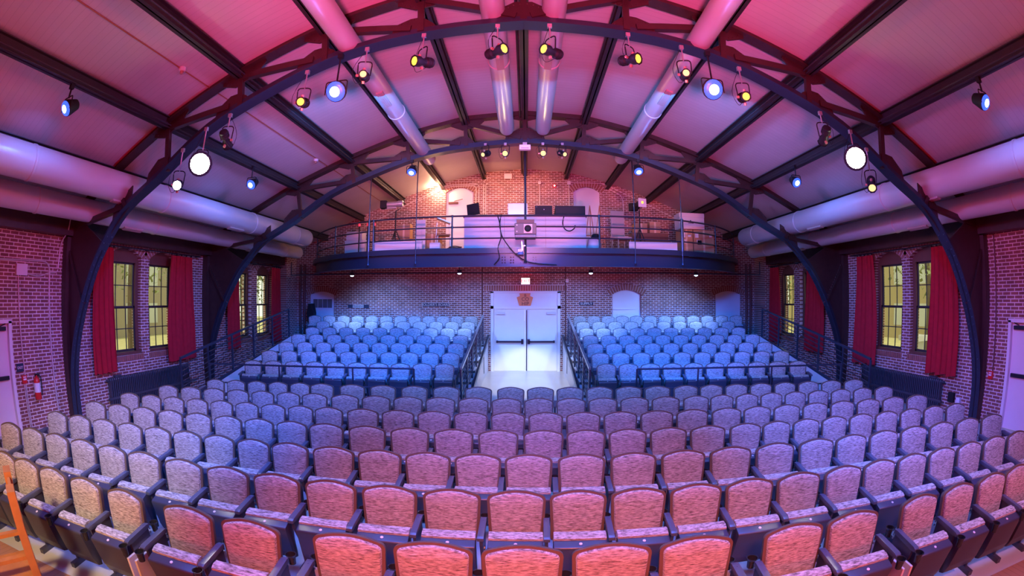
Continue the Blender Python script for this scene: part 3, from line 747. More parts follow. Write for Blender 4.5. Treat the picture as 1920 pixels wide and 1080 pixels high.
for j in range(7):
    n = 12 if j == 6 else 10
    xe = {0: 6.23, 1: 6.26, 2: 6.24, 3: 6.3, 4: 6.27, 5: 6.31, 6: 6.91}[j]
    X = [1.79+(xe-1.79)*i/(n-1) for i in range(n)]
    rown = ['lowest', 'second', 'third', 'fourth', 'fifth', 'sixth', 'topmost'][j]
    hue = 'bright pale blue' if j in (4, 5) else ('dark blue' if j == 6 else 'strong blue')
    for s, sd in ((-1, 'left'), (1, 'right')):
        XX = [-x for x in X[::-1]] if s < 0 else X
        place_row(XX, 9.42+.8*j, tier_z(j), '%s raised row, %s block' % (rown, sd), 'seats on the raised platforms', .90, hues=lambda x: hue)
# E4

# ------------------------------------------------------------------ balcony
BC = [(0, 11.0), (1.5, 11.02), (2.8, 11.08), (4.3, 11.35), (5.7, 12.0), (6.8, 13.0), (7.5, 14.0), (7.72, 14.69)]
bch = smooth_path(BC, 4)
bpath = [(-x, y) for x, y in bch[::-1]]+[(x, y) for x, y in bch[1:]]
B = thing('balcony', 'curved control balcony with dark steel beam front hung across the back wall', 'balcony')
MB().prism(bpath, 3.70, 3.82, 'xy').obj('deck', mat('balcony deck', (.16, .12, .10), .7), B)
def inset(d):
    out = []
    for i, p in enumerate(bpath):
        a = Vector(bpath[max(i-1, 0)]); c = Vector(bpath[min(i+1, len(bpath)-1)]); t = (c-a).normalized(); out.append((p[0]-t.y*d, p[1]+t.x*d))
    return out
b = MB()
b.sweep([(x, y, 3.34) for x, y in inset(.06)], [(-.10, 0), (.06, 0), (.06, .02), (-.02, .02), (-.02, .34), (-.05, .34), (-.05, .02), (-.10, .02)])
b.obj('fascia_beam', STEELB, B, smooth=True)
b = MB().sweep([(x, y, 3.68) for x, y in inset(.0)], [(-.05, 0), (.04, 0), (.04, .14), (-.02, .14), (-.02, .02), (-.05, .02)])
b.obj('edge_channel', STEELB, B, smooth=True)
for x, rr in ((-.55, .02), (-.33, .02), (-.08, .014), (.25, .014)):
    for dx in (-.05, .02):
        for dz in (.06, .13, .2): MB().rivet((x+dx, 11.075, 3.38+dz), rr).obj('bolt', STEEL, B)
mid = [(-7.6, 12.6, 3.5), (7.6, 12.6, 3.5)]
MB().tube([(-8.2, 13.55, 3.30), (-5, 13.55, 3.33), (5, 13.55, 3.33), (8.2, 13.55, 3.30)], .02).obj('lamp_pipe', STEELB, B)
for s in (-1, 1):
    MB().tube([(s*8.2, 13.55, 3.3), (s*8.2, 13.55, 3.75)], .02).obj('end_bracket', STEELB, B)
R = thing('balcony_railing', 'curved tubular black railing with three rails along the balcony edge', 'railing')
rp = inset(.10)
for nm, z, r in (('top_rail', 4.69, .024), ('mid_rail', 4.39, .02), ('low_rail', 4.09, .02)):
    MB().tube([(x, y, z) for x, y in rp], r).obj(nm, STEELB, R, smooth=True)
def rail_y(x):
    for (a, ya), (c, yc) in zip(rp, rp[1:]):
        if a <= x <= c: return ya+(yc-ya)*(x-a)/(c-a)
for x in (-7.35, -5.8, -4.25, -1.93, 0, 1.95, 4.45, 5.8, 7.35):
    p = MB().tube([(x, rail_y(x), 3.82), (x, rail_y(x), 4.70)], .022)
    for z in (4.39, 4.09, 4.69): p.lathe([(.033, -.03), (.033, .03)], c=(x, rail_y(x), z), seg=8)
    p.obj('post', STEELB, R)
for x in (-4.32, -2.88, 0, 2.88, 4.32):
    y = rail_y(x)-.2
    H_ = thing('hanger_rod', 'thin steel rod hanging the balcony edge from the %s' % ({0: 'ridge beam at the middle'}.get(x) or ('%s purlin on the %s' % ('second' if abs(x) < 3 else 'third', 'left' if x < 0 else 'right'))), 'hanger rod', (x, y, 3.5), group='balcony hanger rods')
    MB().tube([(0, 0, -.05), (0, 0, ceil_z(x)-.24-3.5)], .014 if x else .03, 8).obj('rod', STEELB, H_)
    MB().lathe([(.035, -.08), (.035, -.05), (.02, 0)], seg=8).obj('nut', STEELB, H_)
    if abs(x) > 4: MB().tube([(0, .0, .3), (0, 0, 1.2)], .035).obj('sleeve', STEELB, H_)

def boxthing(name, label, cat, x0, x1, y0, y1, z0, z1, m, group=None, rz=0, extra=None, bevel=.006):
    T = thing(name, label, cat, ((x0+x1)/2, (y0+y1)/2, z0), rz, group)
    w, d, h = (x1-x0)/2, (y1-y0)/2, z1-z0
    MB().box(-w, w, -d, d, 0, h).obj('body', m, T, bevel=bevel)
    if extra: extra(T, w, d, h)
    return T
DK = 3.82
def desk_extra(T, w, d, h):
    MB().box(-w-.03, w+.03, -d-.03, d+.02, h, h+.03).obj('worktop', BROWN, T)
    for q_ in (-.575, .575): MB().box(q_-.005, q_+.005, -d-.002, -d, 0, h).obj('panel_joint', GRILL, T)
boxthing('control_desk', 'long white panelled control desk in the middle of the balcony', 'desk', -1.72, 1.70, 11.9, 12.6, DK, 4.80, WPANEL, extra=desk_extra, bevel=0)
def mon(label, x, y, w, h, m, z=4.83, rz=0, stand=True, lean=0):
    T = thing('computer_monitor', label, 'monitor', (x, y, z), rz, 'screens on the control desk')
    M = Matrix.Translation((0, 0, .08)) @ Matrix.Rotation(lean, 4, 'Y')
    MB().box(-w/2, w/2, -.02, .02, 0, h, M=M).obj('casing', m, T, bevel=.008)
    MB().box(-w/2+.01, w/2-.01, .02, .024, .02, h-.01, M=M).obj('screen', BLACK, T)
    MB().box(-.04, .04, -.045, -.02, .02, .16).box(-.11, .11, -.09, .07, 0, .012).box(-.03, .03, -.04, -.015, 0, .1).obj('stand', BLACK if m is BLACK else SILV, T)
    return T
mon('black flat monitor turned sideways at the left end of the control desk', -1.48, 12.15, .38, .34, BLACK, rz=-.3, lean=-.12)
mon('silver backed computer screen in the middle of the control desk', -.22, 12.2, .56, .34, SILV)
T = thing('equipment_case', 'dark fronted wooden rack case right of the hanging rod on the desk', 'rack case', (.52, 12.2, 4.83))
MB().box(-.27, .27, -.15, .2, 0, .34).obj('case', CARD, T); MB().box(-.245, .245, -.16, -.15, .02, .32).obj('front_panel', BLACK, T)
MB().box(-.2, -.19, -.165, -.16, .28, .29).obj('knob', SILV, T); MB().box(.0, .02, -.165, -.16, .2, .22).obj('knob', SILV, T)
T = thing('mixing_console', 'dark wedge shaped console overhanging the right end of the control desk', 'console', (1.25, 12.05, 4.83))
MB().prism([(-.3, 0), (.35, 0), (.35, .1), (-.3, .26)], -.42, .42, 'yz').obj('housing', BLACK, T, bevel=.01)
g_cable = MB()
pts = [(-.15, -.30, .04), (-.2, -.33, -.1), (-.22, -.34, -.28), (-.15, -.34, -.42), (-.02, -.34, -.46), (.1, -.34, -.38), (.12, -.34, -.3)]
tag(g_cable.tube([(1.25+a, 12.05+c, 4.83+e) for a, c, e in smooth_path(pts, 3)], .016).obj('cable', BLACK, smooth=True), 'thick black cable looping down from the dark console over the white desk', 'cable')
# desktop clutter
for i, (x, w, m, nm, lb, ct) in enumerate(((-1.18, .2, mat('green plastic', (.12, .35, .15), .5), 'storage_tray', 'small green tray on the desk beside the black monitor', 'tray'),
        (-.75, .22, BLACK, 'intercom_unit', 'low black intercom box between the tray and the silver screen', 'control box'), (-.95, .1, SILV, 'desk_phone', 'small pale phone on the desk edge', 'phone'), (.93, .12, SILV, 'keypad', 'small pale keypad between rack case and dark console', 'keypad'))):
    T = thing(nm, lb, ct, (x, 12.0, 4.83)); MB().box(-w/2, w/2, -.08, .08, 0, .05).obj('housing', m, T, bevel=.005); MB().box(-w/2+.02, w/2-.02, -.083, -.08, .015, .035).obj('front_strip', SILV, T)
# projector hanging on the rail
T = thing('video_projector', 'grey projector with a round lens clamped to the middle of the balcony rail', 'projector', (.0, 10.72, 4.02))
MB().box(-.27, .27, -.22, .22, .08, .36).obj('casing', mat('grey projector shell', (.15, .11, .10), .5), T, bevel=.02)
MB().box(-.26, .26, -.21, .2, 0, .08).obj('base', STEELB, T, bevel=.01)
MB().box(-.22, .22, -.16, .2, .37, .46).obj('mount_plate', BROWN, T)
MB().box(-.04, .17, -.232, -.22, .11, .33).obj('lens_surround', mat('pale peach plate', (.75, .5, .35), .4), T)
MB().lathe([(.085, 0), (.085, .03), (.07, .05), (.06, .04), (.01, .03)], c=(.06, -.232, .22), axis=(0, -1, 0), seg=20).obj('lens', BLACK, T, smooth=True)
MB().lathe([(.016, 0), (.016, .006)], c=(-.21, -.22, .31), axis=(0, -1, 0), seg=10).obj('sensor', BUT, T); MB().lathe([(.016, 0), (.016, .006)], c=(-.21, -.22, .15), axis=(0, -1, 0), seg=10).obj('sensor', BUT, T)
T = thing('security_camera', 'small white and blue camera on a bracket under the projector', 'camera', (-.12, 10.80, 3.66))
MB().lathe([(.075, -.04), (.08, 0), (.06, .03)], seg=14).obj('dome', mat('blue grey dome', (.1, .18, .4), .3), T, smooth=True)
MB().box(-.07, .04, -.05, .02, .03, .10).obj('housing', WHITE, T, bevel=.008)
MB().box(.02, .05, -.02, .12, .08, .30).box(.05, .12, -.01, .02, .18, .2).obj('bracket', SILV, T)
pts = [(-.72, 10.98, 4.66), (-.66, 10.93, 4.45), (-.6, 10.9, 4.12), (-.35, 10.84, 3.75), (-.05, 10.86, 3.50), (.3, 10.90, 3.40), (.8, 10.93, 3.37)]
tag(MB().tube(smooth_path(pts, 4), .014, 6).obj('cable', BLACK, smooth=True), 'black cable sagging from the balcony rail past the small camera', 'cable')
pts = [(-.62, 10.95, 4.68), (-.66, 10.92, 4.4), (-.62, 10.9, 4.1), (-.70, 10.88, 3.8), (-.66, 10.86, 3.55), (-.8, 10.92, 3.38)]
tag(MB().tube(smooth_path(pts, 4), .014, 6).obj('cable', BLACK, smooth=True), 'black cable hanging straight down left of the projector', 'cable')

# follow spots on tripods
def follow(label, x, y, ztop, rz, lit, body=SILV):
    T = thing('follow_spot', label, 'follow spot', (x, y, DK), rz, 'follow spots on tripods')
    h = ztop-DK
    MB().tube([(0, 0, .35), (0, 0, h-.2)], .02).obj('column', BLACK, T)
    for k in range(3):
        a = 2*pi*k/3+.4
        MB().tube([(0, 0, .75), (.32*cos(a), .32*sin(a), .01)], .013, 6).obj('leg', BLACK, T)
    MB().tube([(.0, -.0, h-.2), (.13, 0, h-.14), (.13, 0, h), (0, 0, h)], .012, 6).obj('yoke', BLACK, T)
    MB().lathe([(.05, -.32), (.085, -.30), (.085, .05), (.1, .06), (.1, .2), (.07, .22)], c=(0, 0, h), axis=(1, 0, .05), seg=16).lathe([(.03, -.34), (.03, .0)], c=(0, 0, h-.11), axis=(1, 0, .05), seg=10).obj('barrel', body, T, smooth=True)
    q = MB().box(-.1, .1, -.12, .12, -.12, .12, M=Matrix.Translation((-.38, 0, h-.02))).obj('lamp_house', BLACK, T, bevel=.02)
    MB().lathe([(.045, 0), (.04, .01)], c=(.22, 0, h+.01), axis=(1, 0, .05), seg=14).obj('lens', E_YEL if lit else BLACK, T)
    return T
follow('unlit silver and black follow spot on a tripod left of the desk', -3.85, 12.25, 5.33, .1, False)
t_ = follow('lit follow spot on a tripod at the right, aimed at the hall', 3.38, 12.3, 5.30, -1.35, True, BLACK)
MB().box(-.13, .13, -.012, .012, -.13, .13, M=Matrix.Translation((.245, 0, 5.3-DK)) @ Matrix.Rotation(pi/2, 4, 'Z')).obj('gel_frame', WHITE, t_).location = (-.03, 0, 0)

# boxes and clutter on the balcony
def tape(T, w, d, h):
    MB().box(-.03, .03, -d-.002, -d, 0, h).box(-.03, .03, -d, d, h, h+.002).obj('tape', mat('pale tape', (.62, .45, .30), .5), T)
def labels_(T, w, d, h):
    tape(T, w, d, h)
    for q_ in ((-w+.05, -w+.16, h-.24, h-.08), (w-.16, w-.06, h-.22, h-.16), (-w+.1, -w+.2, h-.42, h-.3)): MB().box(q_[0], q_[1], -d-.004, -d, q_[2], q_[3]).obj('paper_label', WHITE, T)
CG = 'cardboard boxes on the balcony'
boxthing('cardboard_box', 'tall taped cardboard box with paper labels under the pale chest', 'box', 4.62, 5.03, 12.2, 12.6, DK, 4.56, CARD, CG, extra=labels_)
def blk(T, w, d, h):
    labels_(T, w, d, h); MB().box(-.22, -.08, -d-.004, -d, h-.45, h-.32).obj('printed_square', BLACK, T)
boxthing('cardboard_box', 'wide cardboard box with a printed black square at the right end', 'box', 5.06, 5.75, 12.2, 12.65, DK, 4.56, CARD, CG, extra=blk)
def lid(T, w, d, h):
    MB().box(-w-.01, w+.01, -d-.01, d+.01, h-.12, h+.02).obj('lid', WPANEL, T, bevel=.02)
    MB().lathe([(.02, 0), (.02, .004)], c=(-.05, -d-.001, h-.22), axis=(0, -1, 0), seg=10).box(-.13, .05, -d-.004, -d, h-.3, h-.285).obj('printed_mark', BLACK, T)
boxthing('storage_chest', 'pale lidded chest standing on the labelled cardboard boxes', 'chest', 4.60, 5.42, 12.15, 12.62, 4.57, 5.04, WPANEL, extra=lid)
boxthing('cardboard_box', 'small cardboard box behind the right follow spot', 'box', 3.90, 4.25, 13.0, 13.4, 4.55, 4.9, CARD, CG, extra=tape)
boxthing('shelf_unit', 'dark low shelf under the small cardboard boxes at right', 'shelf', 3.3, 4.5, 12.95, 13.45, DK, 4.54, BROWN)
boxthing('cardboard_box', 'cardboard box left of its twin on the dark low shelf', 'box', 3.42, 3.82, 13.0, 13.4, 4.55, 4.85, CARD, CG, extra=tape)
boxthing('low_panel', 'white low panel standing on the balcony edge, right of the desk', 'panel', 2.9, 4.35, 11.75, 11.8, DK, 4.10, WPANEL, 'white low panels')
boxthing('low_panel', 'white low panel standing on the balcony edge, left of the desk', 'panel', -4.35, -2.9, 11.75, 11.8, DK, 4.13, WPANEL, 'white low panels')
boxthing('tall_panel', 'narrow lavender panel standing by the left follow spot', 'panel', -3.28, -2.97, 12.45, 12.49, DK, 4.86, WPANEL)
boxthing('cardboard_box', 'orange-lit tall cardboard box behind the left tripod', 'box', -4.0, -3.45, 12.8, 13.2, DK, 4.35, CARD, CG, extra=tape)
boxthing('cardboard_box', 'cardboard box stacked on the tall one behind the left tripod', 'box', -3.95, -3.55, 12.8, 13.15, 4.36, 4.82, CARD, CG, extra=tape)
boxthing('cardboard_box', 'cardboard box right of the narrow lavender panel', 'box', -3.1, -2.62, 12.9, 13.3, DK, 4.5, CARD, CG, extra=tape)
boxthing('storage_box', 'small white and blue box on the deck left of the desk', 'box', -2.72, -2.42, 11.95, 12.2, DK, 4.1, WHITE, extra=lambda T, w, d, h: MB().box(-w, w, -d-.003, -d, .05, .12).obj('blue_band', mat('blue print', (.1, .2, .5), .5), T))
boxthing('storage_box', 'pale plastic box at the far left of the balcony', 'box', -5.7, -5.0, 12.7, 13.1, DK, 4.30, WPANEL, 'pale storage boxes at far left', extra=lambda T, w, d, h: MB().box(-w-.01, w+.01, -d-.01, d+.01, h, h+.03).obj('lid', WPANEL, T))
boxthing('storage_box', 'pale box stacked on the plastic box at far left', 'box', -5.65, -5.1, 12.7, 13.05, 4.34, 4.6, WPANEL, 'pale storage boxes at far left')
# coiled cable heap
b = MB()
for i in range(5):
    r = .26-.02*i; cx = -2.12+.03*i
    b.tube([(cx+r*cos(t), 12.1+r*.8*sin(t), DK+.02+.035*i+.01*sin(3*t)) for t in [2*pi*k/18 for k in range(19)]], .016, 6)
tag(b.obj('cable_coil', mat('brown cable', (.25, .09, .05), .6), smooth=True), 'heap of coiled brown cable beside the left end of the desk', 'cable')
# stanchion posts with red caps at left
for x, lb in ((-5.0, 'leftmost dark stand with a red lamp cap on the balcony'), (-4.72, 'middle dark stand with red cap beside the balcony hanger rod'), (-4.50, 'rightmost of the red-capped dark stands on the balcony')):
    T = thing('lamp_stand', lb, 'stand', (x, 12.2, DK), group='dark stands with red caps'); MB().lathe([(.12, 0), (.12, .02), (.02, .03), (.02, .86)], seg=10).obj('pole', BLACK, T); MB().lathe([(.04, .86), (.04, .92), (.02, .95)], seg=10).obj('red_cap', mat('red cap', (.7, .03, .05), .3, emit=(1, .05, .1), es=.6), T)
# stools, seats and easels
def bchair(label, x, y, rz, m):
    T = thing('upholstered_chair', label, 'chair', (x, y, DK), rz)
    MB().box(-.24, .24, -.24, .24, .42, .5).obj('seat', m, T, bevel=.03); MB().box(-.23, .23, .2, .27, .5, 1.35).obj('backrest', m, T, bevel=.03)
    for a in (-.2, .2):
        for c in (-.2, .2): MB().tube([(a, c, .42), (a*1.15, c*1.15, .0)], .014, 6).obj('leg', SILV, T)
    return T
bchair('tall greyish upholstered chair turned towards the hall, right of the easels', 2.85, 12.5, .25, mat('greyish vinyl', (.38, .32, .31), .6))
T = thing('drafting_stool', 'bright metal framed stool with a tilted top, left of the desk', 'stool', (-2.45, 12.6, DK), .3)
MB().box(-.22, .22, -.14, .14, .0, .03, M=Matrix.Translation((0, 0, 1.0)) @ Matrix.Rotation(.35, 4, 'Y')).obj('tray', SILV, T)
MB().box(-.2, .2, -.18, .18, .55, .6).obj('seat', CARD, T, bevel=.02)
for a, c in ((-.18, -.15), (.18, -.15), (-.18, .15), (.18, .15)): MB().tube([(a, c, 1.0 if c > 0 else .55), (a*1.3, c*1.3, 0)], .012, 6).obj('leg', SILV, T)
for x, lb, t in ((1.95, 'wooden tripod easel leaning beside the right end of the desk', 1), (2.25, 'second wooden tripod easel, right of the first', -1)):
    T = thing('easel', lb, 'easel', (x, 12.75, DK), group='wooden easels')
    for k in range(3):
        a = 2*pi*k/3+.5; MB().bar((0, 0, 1.5), (.17*cos(a)*1.4, .17*sin(a), 0), .03, .02, up=(1, 0, 0)).obj('leg', WOODF, T)
    MB().box(-.18, .18, -.12, -.1, .55, .58).obj('ledge', WOODF, T)
T = thing('cloth_bundle', 'crumpled black and white cloth bundle at the foot of the easels', 'cloth bundle', (1.95, 12.1, DK))
import mathutils.noise as mn
def blob(r, sq, seed, seg=14):
    b = MB(); rings = []
    for i in range(seg//2+1):
        t = pi*i/(seg//2)
        for k in range(seg):
            a = 2*pi*k/seg; p = Vector((sin(t)*cos(a), sin(t)*sin(a), cos(t)*sq)); p *= r*(1+.3*mn.noise(p*2.3+Vector((seed, 0, 0)))); rings.append(p)
    n = seg; b.add(rings, [(i*n+j, i*n+(j+1) % n, (i+1)*n+(j+1) % n, (i+1)*n+j) for i in range(seg//2) for j in range(n)]); return b
blob(.2, 1.1, 3).obj('white_cloth', WHITE, T, smooth=True, loc=(0, 0, .2)); blob(.14, .6, 9).obj('black_cloth', BLACK, T, smooth=True, loc=(.05, -.03, .45))

# ------------------------------------------------------------------ back wall fittings
def plaque(label, x, z, w, h, body, name='wall_sign', bm=SIGN, tm=SIGNT, size=None):
    T = thing(name, label, 'sign', (x, YB-.02, z)); MB().box(-w/2, w/2, -.02, .02, -h/2, h/2).obj('board', bm, T)
    text('lettering', body, size or h*.95, Matrix.Translation((0, -.022, 0)) @ Matrix.Rotation(pi/2, 4, 'X'), tm, T)
    return T
plaque("dark sign reading SOLDIER'S BOARD on the back wall", -3.10, 2.29, .93, .12, "SOLDIER'S BOARD", size=.125)
plaque('dark sign reading SUPPLY on the back wall, right of the doors', 2.08, 2.33, .48, .11, 'SUPPLY', size=.125)
T = plaque('dark sign reading TRAINING across a painted patch of light, left on the back wall', -6.0, 2.21, .83, .12, 'TRAINING', size=.1, tm=SIGN)
MB().box(-.22, .22, -.0215, -.019, -.05, .06).obj('light_patch', SIGNT, T)  # patch of light on the sign, put in as a pale plate
K = thing('keystone_sign', 'orange keystone-shaped sign lettered B CO HIP above the doors', 'sign', (-.01, YB-.0, 2.45))
ks = [(-.19, -.235), (.17, -.235), (.27, .10), (.20, .13), (.16, .145), (.18, .235), (-.20, .235), (-.18, .145), (-.22, .13), (-.29, .10)]
MB().prism(ks, -.02, .015).obj('board', mat('orange sign board', (.75, .25, .10), .5), K)
for body, z, sz in (('B', .16, .13), ('CO', .035, .17), ('HIP', -.12, .17)):
    text('lettering', body, sz, Matrix.Translation((0, -.022, z)) @ Matrix.Rotation(pi/2, 4, 'X'), mat('dark brown lettering', (.12, .02, .015), .6), K)
X_ = thing('exit_sign', 'glowing red exit sign over the double doors', 'exit sign', (0, YB-.07, 3.10))
MB().box(-.155, .155, -.03, .06, -.115, .115).obj('housing', WHITE, X_, bevel=.008)
MB().box(-.145, .145, -.034, -.03, -.105, .105).obj('lit_face', E_EXIT, X_)
text('lettering', 'EXIT', .15, Matrix.Translation((0, -.038, 0)) @ Matrix.Rotation(pi/2, 4, 'X'), E_EXITL, X_)
X2 = thing('smoke_detector', 'flat pale detector disc under the middle of the balcony beam', 'detector', (0.05, 11.15, 3.31))
MB().lathe([(.09, .03), (.1, .015), (.08, 0)], seg=16).obj('housing', WHITE, X2, smooth=True)
MB().lathe([(.03, -.004), (.03, .0)], seg=10).obj('sensor', GRILL, X2)
MB().bar((-.1, 0, .03), (-.1, 0, .04), .05, .02).obj('bracket', STEELB, X2)
# conduits
def pipe(label, pts, r=.018, m=PIPE, name='conduit', group=None):
    return tag(MB().tube(smooth_path(pts, 5) if len(pts) > 2 else pts, r, 8).obj(name, m, smooth=True), label, 'pipe', group)
def hard(pts, r=.1):
    # polyline with rounded corners
    out = [Vector(pts[0])]
    for a, b_, c in zip(pts, pts[1:], pts[2:]):
        a, b_, c = Vector(a), Vector(b_), Vector(c); d1 = (a-b_).normalized(); d2 = (c-b_).normalized(); rr = min(r, (a-b_).length*.45, (c-b_).length*.45)
        for k in range(5):
            t = k/4; out.append((b_+d1*rr)*(1-t)**2+b_*2*t*(1-t)+(b_+d2*rr)*t*t)
    out.append(Vector(pts[-1])); return [tuple(p) for p in out]
def hp(label, pts, r=.016, m=PIPE, group=None, rr=.12): return tag(MB().tube(hard(pts, rr), r, 8).obj('conduit', m, smooth=True), label, 'pipe', group)
yw = YB-.02
hp('brown pipe down the back wall left of the double doors', [(-1.48, yw, 3.9), (-1.48, yw, .02)], .022, BPIPE)
hp('brown pipe down the back wall right of the double doors', [(1.36, yw, 3.9), (1.36, yw, .02)], .022, BPIPE)
hp('pale pipe sloping from upper left across the gable to the left door head', [(-6.6, yw, 4.7), (-5.6, yw, 5.2), (-2.95, yw, 6.42), (-2.6, yw, 6.52), (-1.62, yw, 6.52), (-1.62, yw, 4.85)])
hp('pale pipe running just under the sloping one to the left door head', [(-3.9, yw, 5.9), (-2.95, yw, 6.36), (-2.6, yw, 6.46), (-1.72, yw, 6.46), (-1.72, yw, 4.85)])
hp('pale pipe down the gable between left door and desk', [(-1.46, yw, 6.52), (-1.46, yw, 4.85)])
hp('pale pipe from the white junction box to the gable centre', [(-.35, yw, 6.77), (.0, yw, 6.77), (.1, yw, 6.9)])
hp('pale pipe bending from the junction box down beside the left door', [(-.85, yw, 6.77), (-1.30, yw, 6.77), (-1.46, yw, 6.6)])
hp('long pale pipe crossing the gable and sloping to the right eaves', [(-1.38, yw, 4.85), (-1.38, yw, 6.56), (2.7, yw, 6.56), (5.4, yw, 5.35), (6.0, yw, 5.05)])
hp('pale pipe dropping from the long one beside the right upper door', [(1.53, yw, 6.5), (1.53, yw, 4.85)])
hp('pale pipe bending down right of the right upper door', [(2.9, yw, 6.38), (3.4, yw, 6.12), (3.45, yw, 5.9), (3.45, yw, 5.0)])
hp('thin pale pipe dropping behind the silver screen', [(.50, yw, 6.5), (.50, yw, 5.2)])
def jbox(label, x, y, z, w=.16, h=.14, m=WHITE, ax='y', s=1):
    T = thing('junction_box', label, 'junction box', (x, y, z))
    (MB().box(-w/2, w/2, -.04, .02, -h/2, h/2) if ax == 'y' else MB().box(*sorted((-s*.07, s*.02)), -w/2, w/2, -h/2, h/2)).obj('box', m, T, bevel=.005)
    (MB().box(-w/2-.004, w/2+.004, -.044, -.04, -h/2-.004, h/2+.004) if ax == 'y' else MB().box(*sorted((-s*.075, -s*.07)), -w/2-.004, w/2+.004, -h/2-.004, h/2+.004)).obj('cover', m, T)
jbox('white junction box near the top of the gable', -.6, YB-.03, 6.78, .26, .17)
jbox('small pale junction box over the right upper door', 1.53, YB-.03, 6.54, .11, .11)
jbox('small pale junction box beside the hanging centre rod', .50, YB-.03, 6.54, .09, .09)
T = thing('fire_alarm', 'small red alarm on the gable right of the centre rod', 'alarm', (1.02, YB-.04, 6.42)); MB().box(-.06, .06, -.02, .03, -.06, .06).obj('housing', REDP, T, bevel=.006); MB().lathe([(.025, 0), (.02, .01)], c=(0, -.02, .01), axis=(0, -1, 0), seg=10).obj('strobe', E_PINK, T)
T = thing('strobe_light', 'tiny pink-lit strobe on the brown pipe right of the doors', 'strobe', (1.42, YB-.04, 3.12)); MB().box(-.05, .05, -.02, .03, -.05, .05).obj('housing', WHITE, T); MB().lathe([(.025, 0), (.02, .01)], c=(0, -.02, 0), axis=(0, -1, 0), seg=10).obj('lens', mat('pink lens', (.9, .5, .5), .3), T)
for s, sd in ((-1, 'left'), (1, 'right')):
    hp('brown heating pipe in the %s back corner, nearer the wall end' % sd, [(s*8.42, YB-.06, .02), (s*8.42, YB-.06, 3.75)], .045, BPIPE)
    hp('brown heating pipe in the %s back corner, nearer the doors' % sd, [(s*8.24, YB-.06, .02), (s*8.24, YB-.06, 3.75)], .045, BPIPE)
T = thing('instrument_case', 'tall dark instrument case standing in the left back corner behind the seats', 'instrument case', (-7.75, 14.3, 1.05+.0), 0)
MB().prism([(-.16, 0), (.16, 0), (.19, .35), (.12, .62), (.15, .9), (.08, 1.25), (-.08, 1.25), (-.15, .9), (-.12, .62), (-.19, .35)], -.12, .12).obj('shell', BLACK, T, bevel=.02)
MB().box(-.14, -.12, -.14, -.12, .45, .6).obj('handle', SILV, T)
tag(MB().box(-8.3, -7.46, 13.95, YB-.02, 0, 1.04).obj('corner_plinth', TRED), 'dark plinth at the left back corner under the instrument case', 'plinth')

